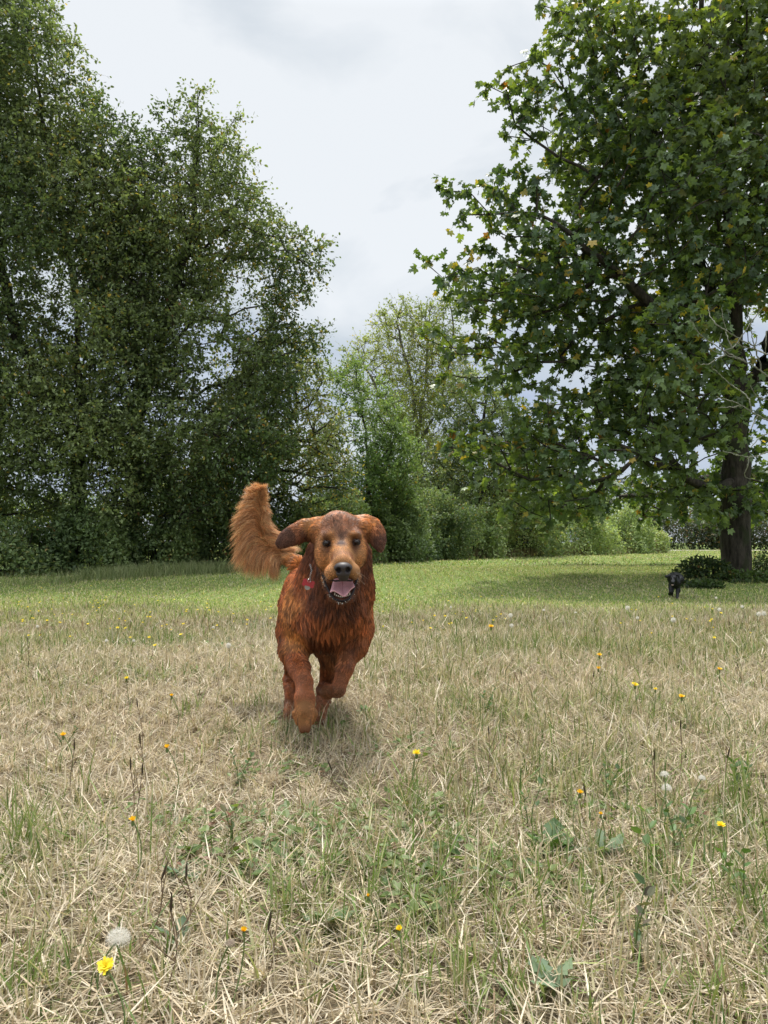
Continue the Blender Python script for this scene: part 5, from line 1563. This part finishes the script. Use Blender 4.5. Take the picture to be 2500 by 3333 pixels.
# broad-leaved weeds
def lobed(n=5):
    t = np.linspace(0, 1, 9)
    w_ = np.array([.03, .10, .26, .14, .34, .18, .30, .16, .0])
    V = [(x, -y, .05 * math.sin(x * 5) - .3 * y) for x, y in zip(t, w_)] + [(x, 0, .05 * math.sin(x * 5)) for x in t] + [(x, y, .05 * math.sin(x * 5) - .3 * y) for x, y in zip(t, w_)]
    f = [(i, i + 1, 9 + i + 1, 9 + i) for i in range(8)] + [(9 + i, 9 + i + 1, 18 + i + 1, 18 + i) for i in range(8)]
    return np.array(V), [np.array(f)]
LOBED = lobed()
def weed(u, v, label, kind, size, n, c1, c2, seed, h=.1):
    rs = np.random.RandomState(seed)
    p = ground_hit(u, v, 0 if kind == 'rosette' else h * .5)
    p[2] = float(tz(p[0], p[1]))
    root = thing('weed', label, 'weed', p, None)
    if kind == 'rosette':
        q = np.zeros((n, 3)) + [0, 0, .015]
        a = rs.uniform(0, 6.28, n); e_ = rs.uniform(.15, .9, n)
        D = np.stack([np.cos(a) * np.cos(e_), np.sin(a) * np.cos(e_), np.sin(e_)], -1)
        sz = size * .75 * rs.uniform(.6, 1.2, n); tm = LOBED
        sv, sf = poly_tube([(0, 0, -.02), (0, 0, 0), (0, 0, .015)], [.003, .004, .002], 6)
    else:
        ns = max(2, n // 9); q, D = [], []
        V, Fq, o = [], [], 0
        for s_ in range(ns):
            a = rs.uniform(0, 6.28); top = np.array((math.cos(a) * h * .35, math.sin(a) * h * .35, h * rs.uniform(.7, 1.2)))
            v_, f_ = poly_tube([(0, 0, -.01), top * [.3, .3, .5], top], [.0016, .0013, .0008], 5)
            V.append(v_); Fq.append(f_ + o); o += len(v_)
            for k in range(n // ns):
                t = (k + 1) / (n // ns); b = k * 2.4 + a
                q.append(top * [t, t, t]); D.append((math.cos(b), math.sin(b), .35 + .5 * t))
        q, D = np.array(q), np.array(D); sv, sf = np.concatenate(V), np.concatenate(Fq)
        sz = size * .48 * rs.uniform(.6, 1.1, len(q)); tm = ALDER
    o_ = mesh_obj('stem', sv, sf, m_stem); o_.parent = root
    m = len(q)
    Cc = mixc(c1, c2, rs.rand(m)) * rs.uniform(.7, 1.3, m)[:, None]
    Vl, Fl, Cl = leaf_mesh(tm, q, D, rs.normal(size=(m, 3)) * .25 + np.array((0, 0, 1)), sz, Cc)
    o_ = mesh_obj('leaves', Vl, Fl, m_weed, col=Cl, smooth=False); o_.parent = root
WG1, WG2 = np.array((.05, .10, .03)), np.array((.11, .19, .06)); BL1, BL2 = np.array((.13, .19, .12)), np.array((.22, .29, .17))
for k, a in enumerate([
    (1800, 3240, 'blue-green rosette of lobed leaves near the bottom, right of centre', 'rosette', .055, 14, BL1, BL2),
    (1800, 2790, 'dark green lobed rosette beside tall thin stems at the right', 'rosette', .085, 12, WG1, WG2 * .9),
    (1960, 2800, 'blue-green rosette beside a dark upright stalk at the right', 'rosette', .07, 10, BL1, BL2),
    (2200, 2700, 'leafy dark green weed under the white fluffy seed puff', 'leafy', .05, 22, WG1, WG2),
    (2400, 2530, 'dark leafy weed with toothed leaves near the right edge', 'leafy', .06, 26, WG1, WG2),
    (1975, 2540, 'leafy weed between the orange-yellow flower and the seed puff', 'leafy', .04, 20, WG1, WG2),
    (1580, 2290, 'upright feathery green weed right of the dog', 'leafy', .035, 40, WG1, WG2),
    (1720, 2640, 'small dark leafy weed on a thin stem right of centre', 'leafy', .04, 16, WG1, WG2),
    (2150, 2780, 'single broad-leaved weed with a reddish stem at the right', 'leafy', .06, 8, WG2, WG2 * 1.2),
    (760, 2690, 'low green and reddish weed left of centre', 'leafy', .045, 16, WG1, np.array((.25, .10, .07))),
    (600, 2880, 'greyish green weed left of the centre bottom', 'rosette', .055, 8, BL1, BL2),
    (580, 3100, 'broad blue-green leaves right of the large seed puff', 'rosette', .06, 6, BL1, BL2),
    (780, 2500, 'dark weed in the shade under the dog\'s left side', 'leafy', .035, 20, WG1, WG2 * .8),
    (210, 2400, 'small dark leafy clump near the left edge', 'leafy', .03, 20, WG1, WG2 * .7),
    (1070, 3030, 'low green rosette in the bottom middle', 'rosette', .06, 10, WG2, BL2),
    (2420, 2870, 'sprawling dark green weed in the lower right', 'leafy', .05, 18, WG1, WG2),
    (2060, 3010, 'purplish-green weed in the bottom right', 'leafy', .05, 14, WG1, np.array((.15, .10, .09))),
    (1190, 2330, 'pale green weed sprouting just right of the dog\'s front paw', 'rosette', .05, 12, WG2, WG2 * 1.4)]):
    weed(*a, 500 + k)
# low creeping leaves between the blades
def ground_cover():
    rs = np.random.RandomState(61)
    n = 60000
    y = 1.0 + 7.0 * rs.rand(n) ** 1.3; x = rs.uniform(-1, 1, n) * (.6 * y + .5)
    p = np.stack([x, y, 0 * x], -1)
    k = noise3(p, 3.2, 62) * .7 + noise3(p, 9, 63) * .5 > .78
    x, y = x[k], y[k]; m = len(x)
    p = np.stack([x, y, tz(x, y) + rs.uniform(.004, .035, m)], -1)
    a = rs.uniform(0, 6.28, m)
    D = np.stack([np.cos(a), np.sin(a), rs.uniform(-.1, .7, m)], -1)
    c = mixc((.07, .12, .03), (.19, .25, .09), rs.rand(m)); b = rs.rand(m) < .08; c[b] = mixc((.22, .10, .07), (.2, .2, .1), rs.rand(m))[b]
    V_, F_, C_ = leaf_mesh(ALDER, p, D, rs.normal(size=(m, 3)) * .3 + np.array((0, 0, 1)), .020 * rs.uniform(.5, 1.5, m), c)
    tag(mesh_obj('ground_cover', V_, F_, m_weed, col=C_, smooth=False), 'low creeping green leaves matted between the dry grass blades', 'ground cover', kind='stuff')
ground_cover()
# loose bright green tufts
def tuft(u, v, label, n, ln, seed, c1=GREEN * .9, c2=np.array((.28, .33, .13)), wd=.0032):
    rs = np.random.RandomState(seed)
    p = ground_hit(u, v); p[2] = float(tz(p[0], p[1]))
    n = int(n * .6); ln *= .75
    pos = p + rs.normal(0, .020, (n, 3)) * [1, 1, 0]
    v_, f_, c_ = blades(rs, pos, ln * rs.uniform(.5, 1.2, n), wd * rs.uniform(.7, 1.4, n), rs.uniform(0, 6.28, n), np.abs(rs.normal(.1, .25, n)), rs.normal(.6, .4, n), 5, mixc(c1, c2, rs.rand(n)))
    o = mesh_obj('grass_tuft', v_ - p, f_, M_GRASS, col=c_); o.location = p
    tag(o, label, 'grass tuft', 'bright green grass tufts')
for k, a in enumerate([(1500, 3240, 'bright green tuft at the bottom middle', 60, .12), (1680, 3260, 'bright green tuft left of the blue-green rosette at the bottom', 40, .10),
    (2400, 2640, 'tall green tuft by the right edge among the weeds', 70, .20), (1210, 2200, 'yellow-green tuft right of the dog\'s folded leg', 30, .20),
    (900, 3000, 'green tuft between two closed yellow buds at the bottom', 30, .14), (490, 2850, 'long arching green tuft at the left', 22, .24),
    (100, 3230, 'green tuft in the bottom left corner', 45, .11), (830, 2310, 'green tuft behind the dog\'s hind paw', 60, .10),
    (620, 2330, 'pale green tuft left of the dog', 40, .14), (2300, 3280, 'green tuft at the bottom right', 50, .10), (2460, 3000, 'blue-green tuft at the lower right edge', 40, .16),
    (1330, 2640, 'yellow-green tuft below the bright open flower', 35, .15), (60, 2780, 'long olive tuft at the left edge', 45, .22)]):
    tuft(*a, 600 + k)
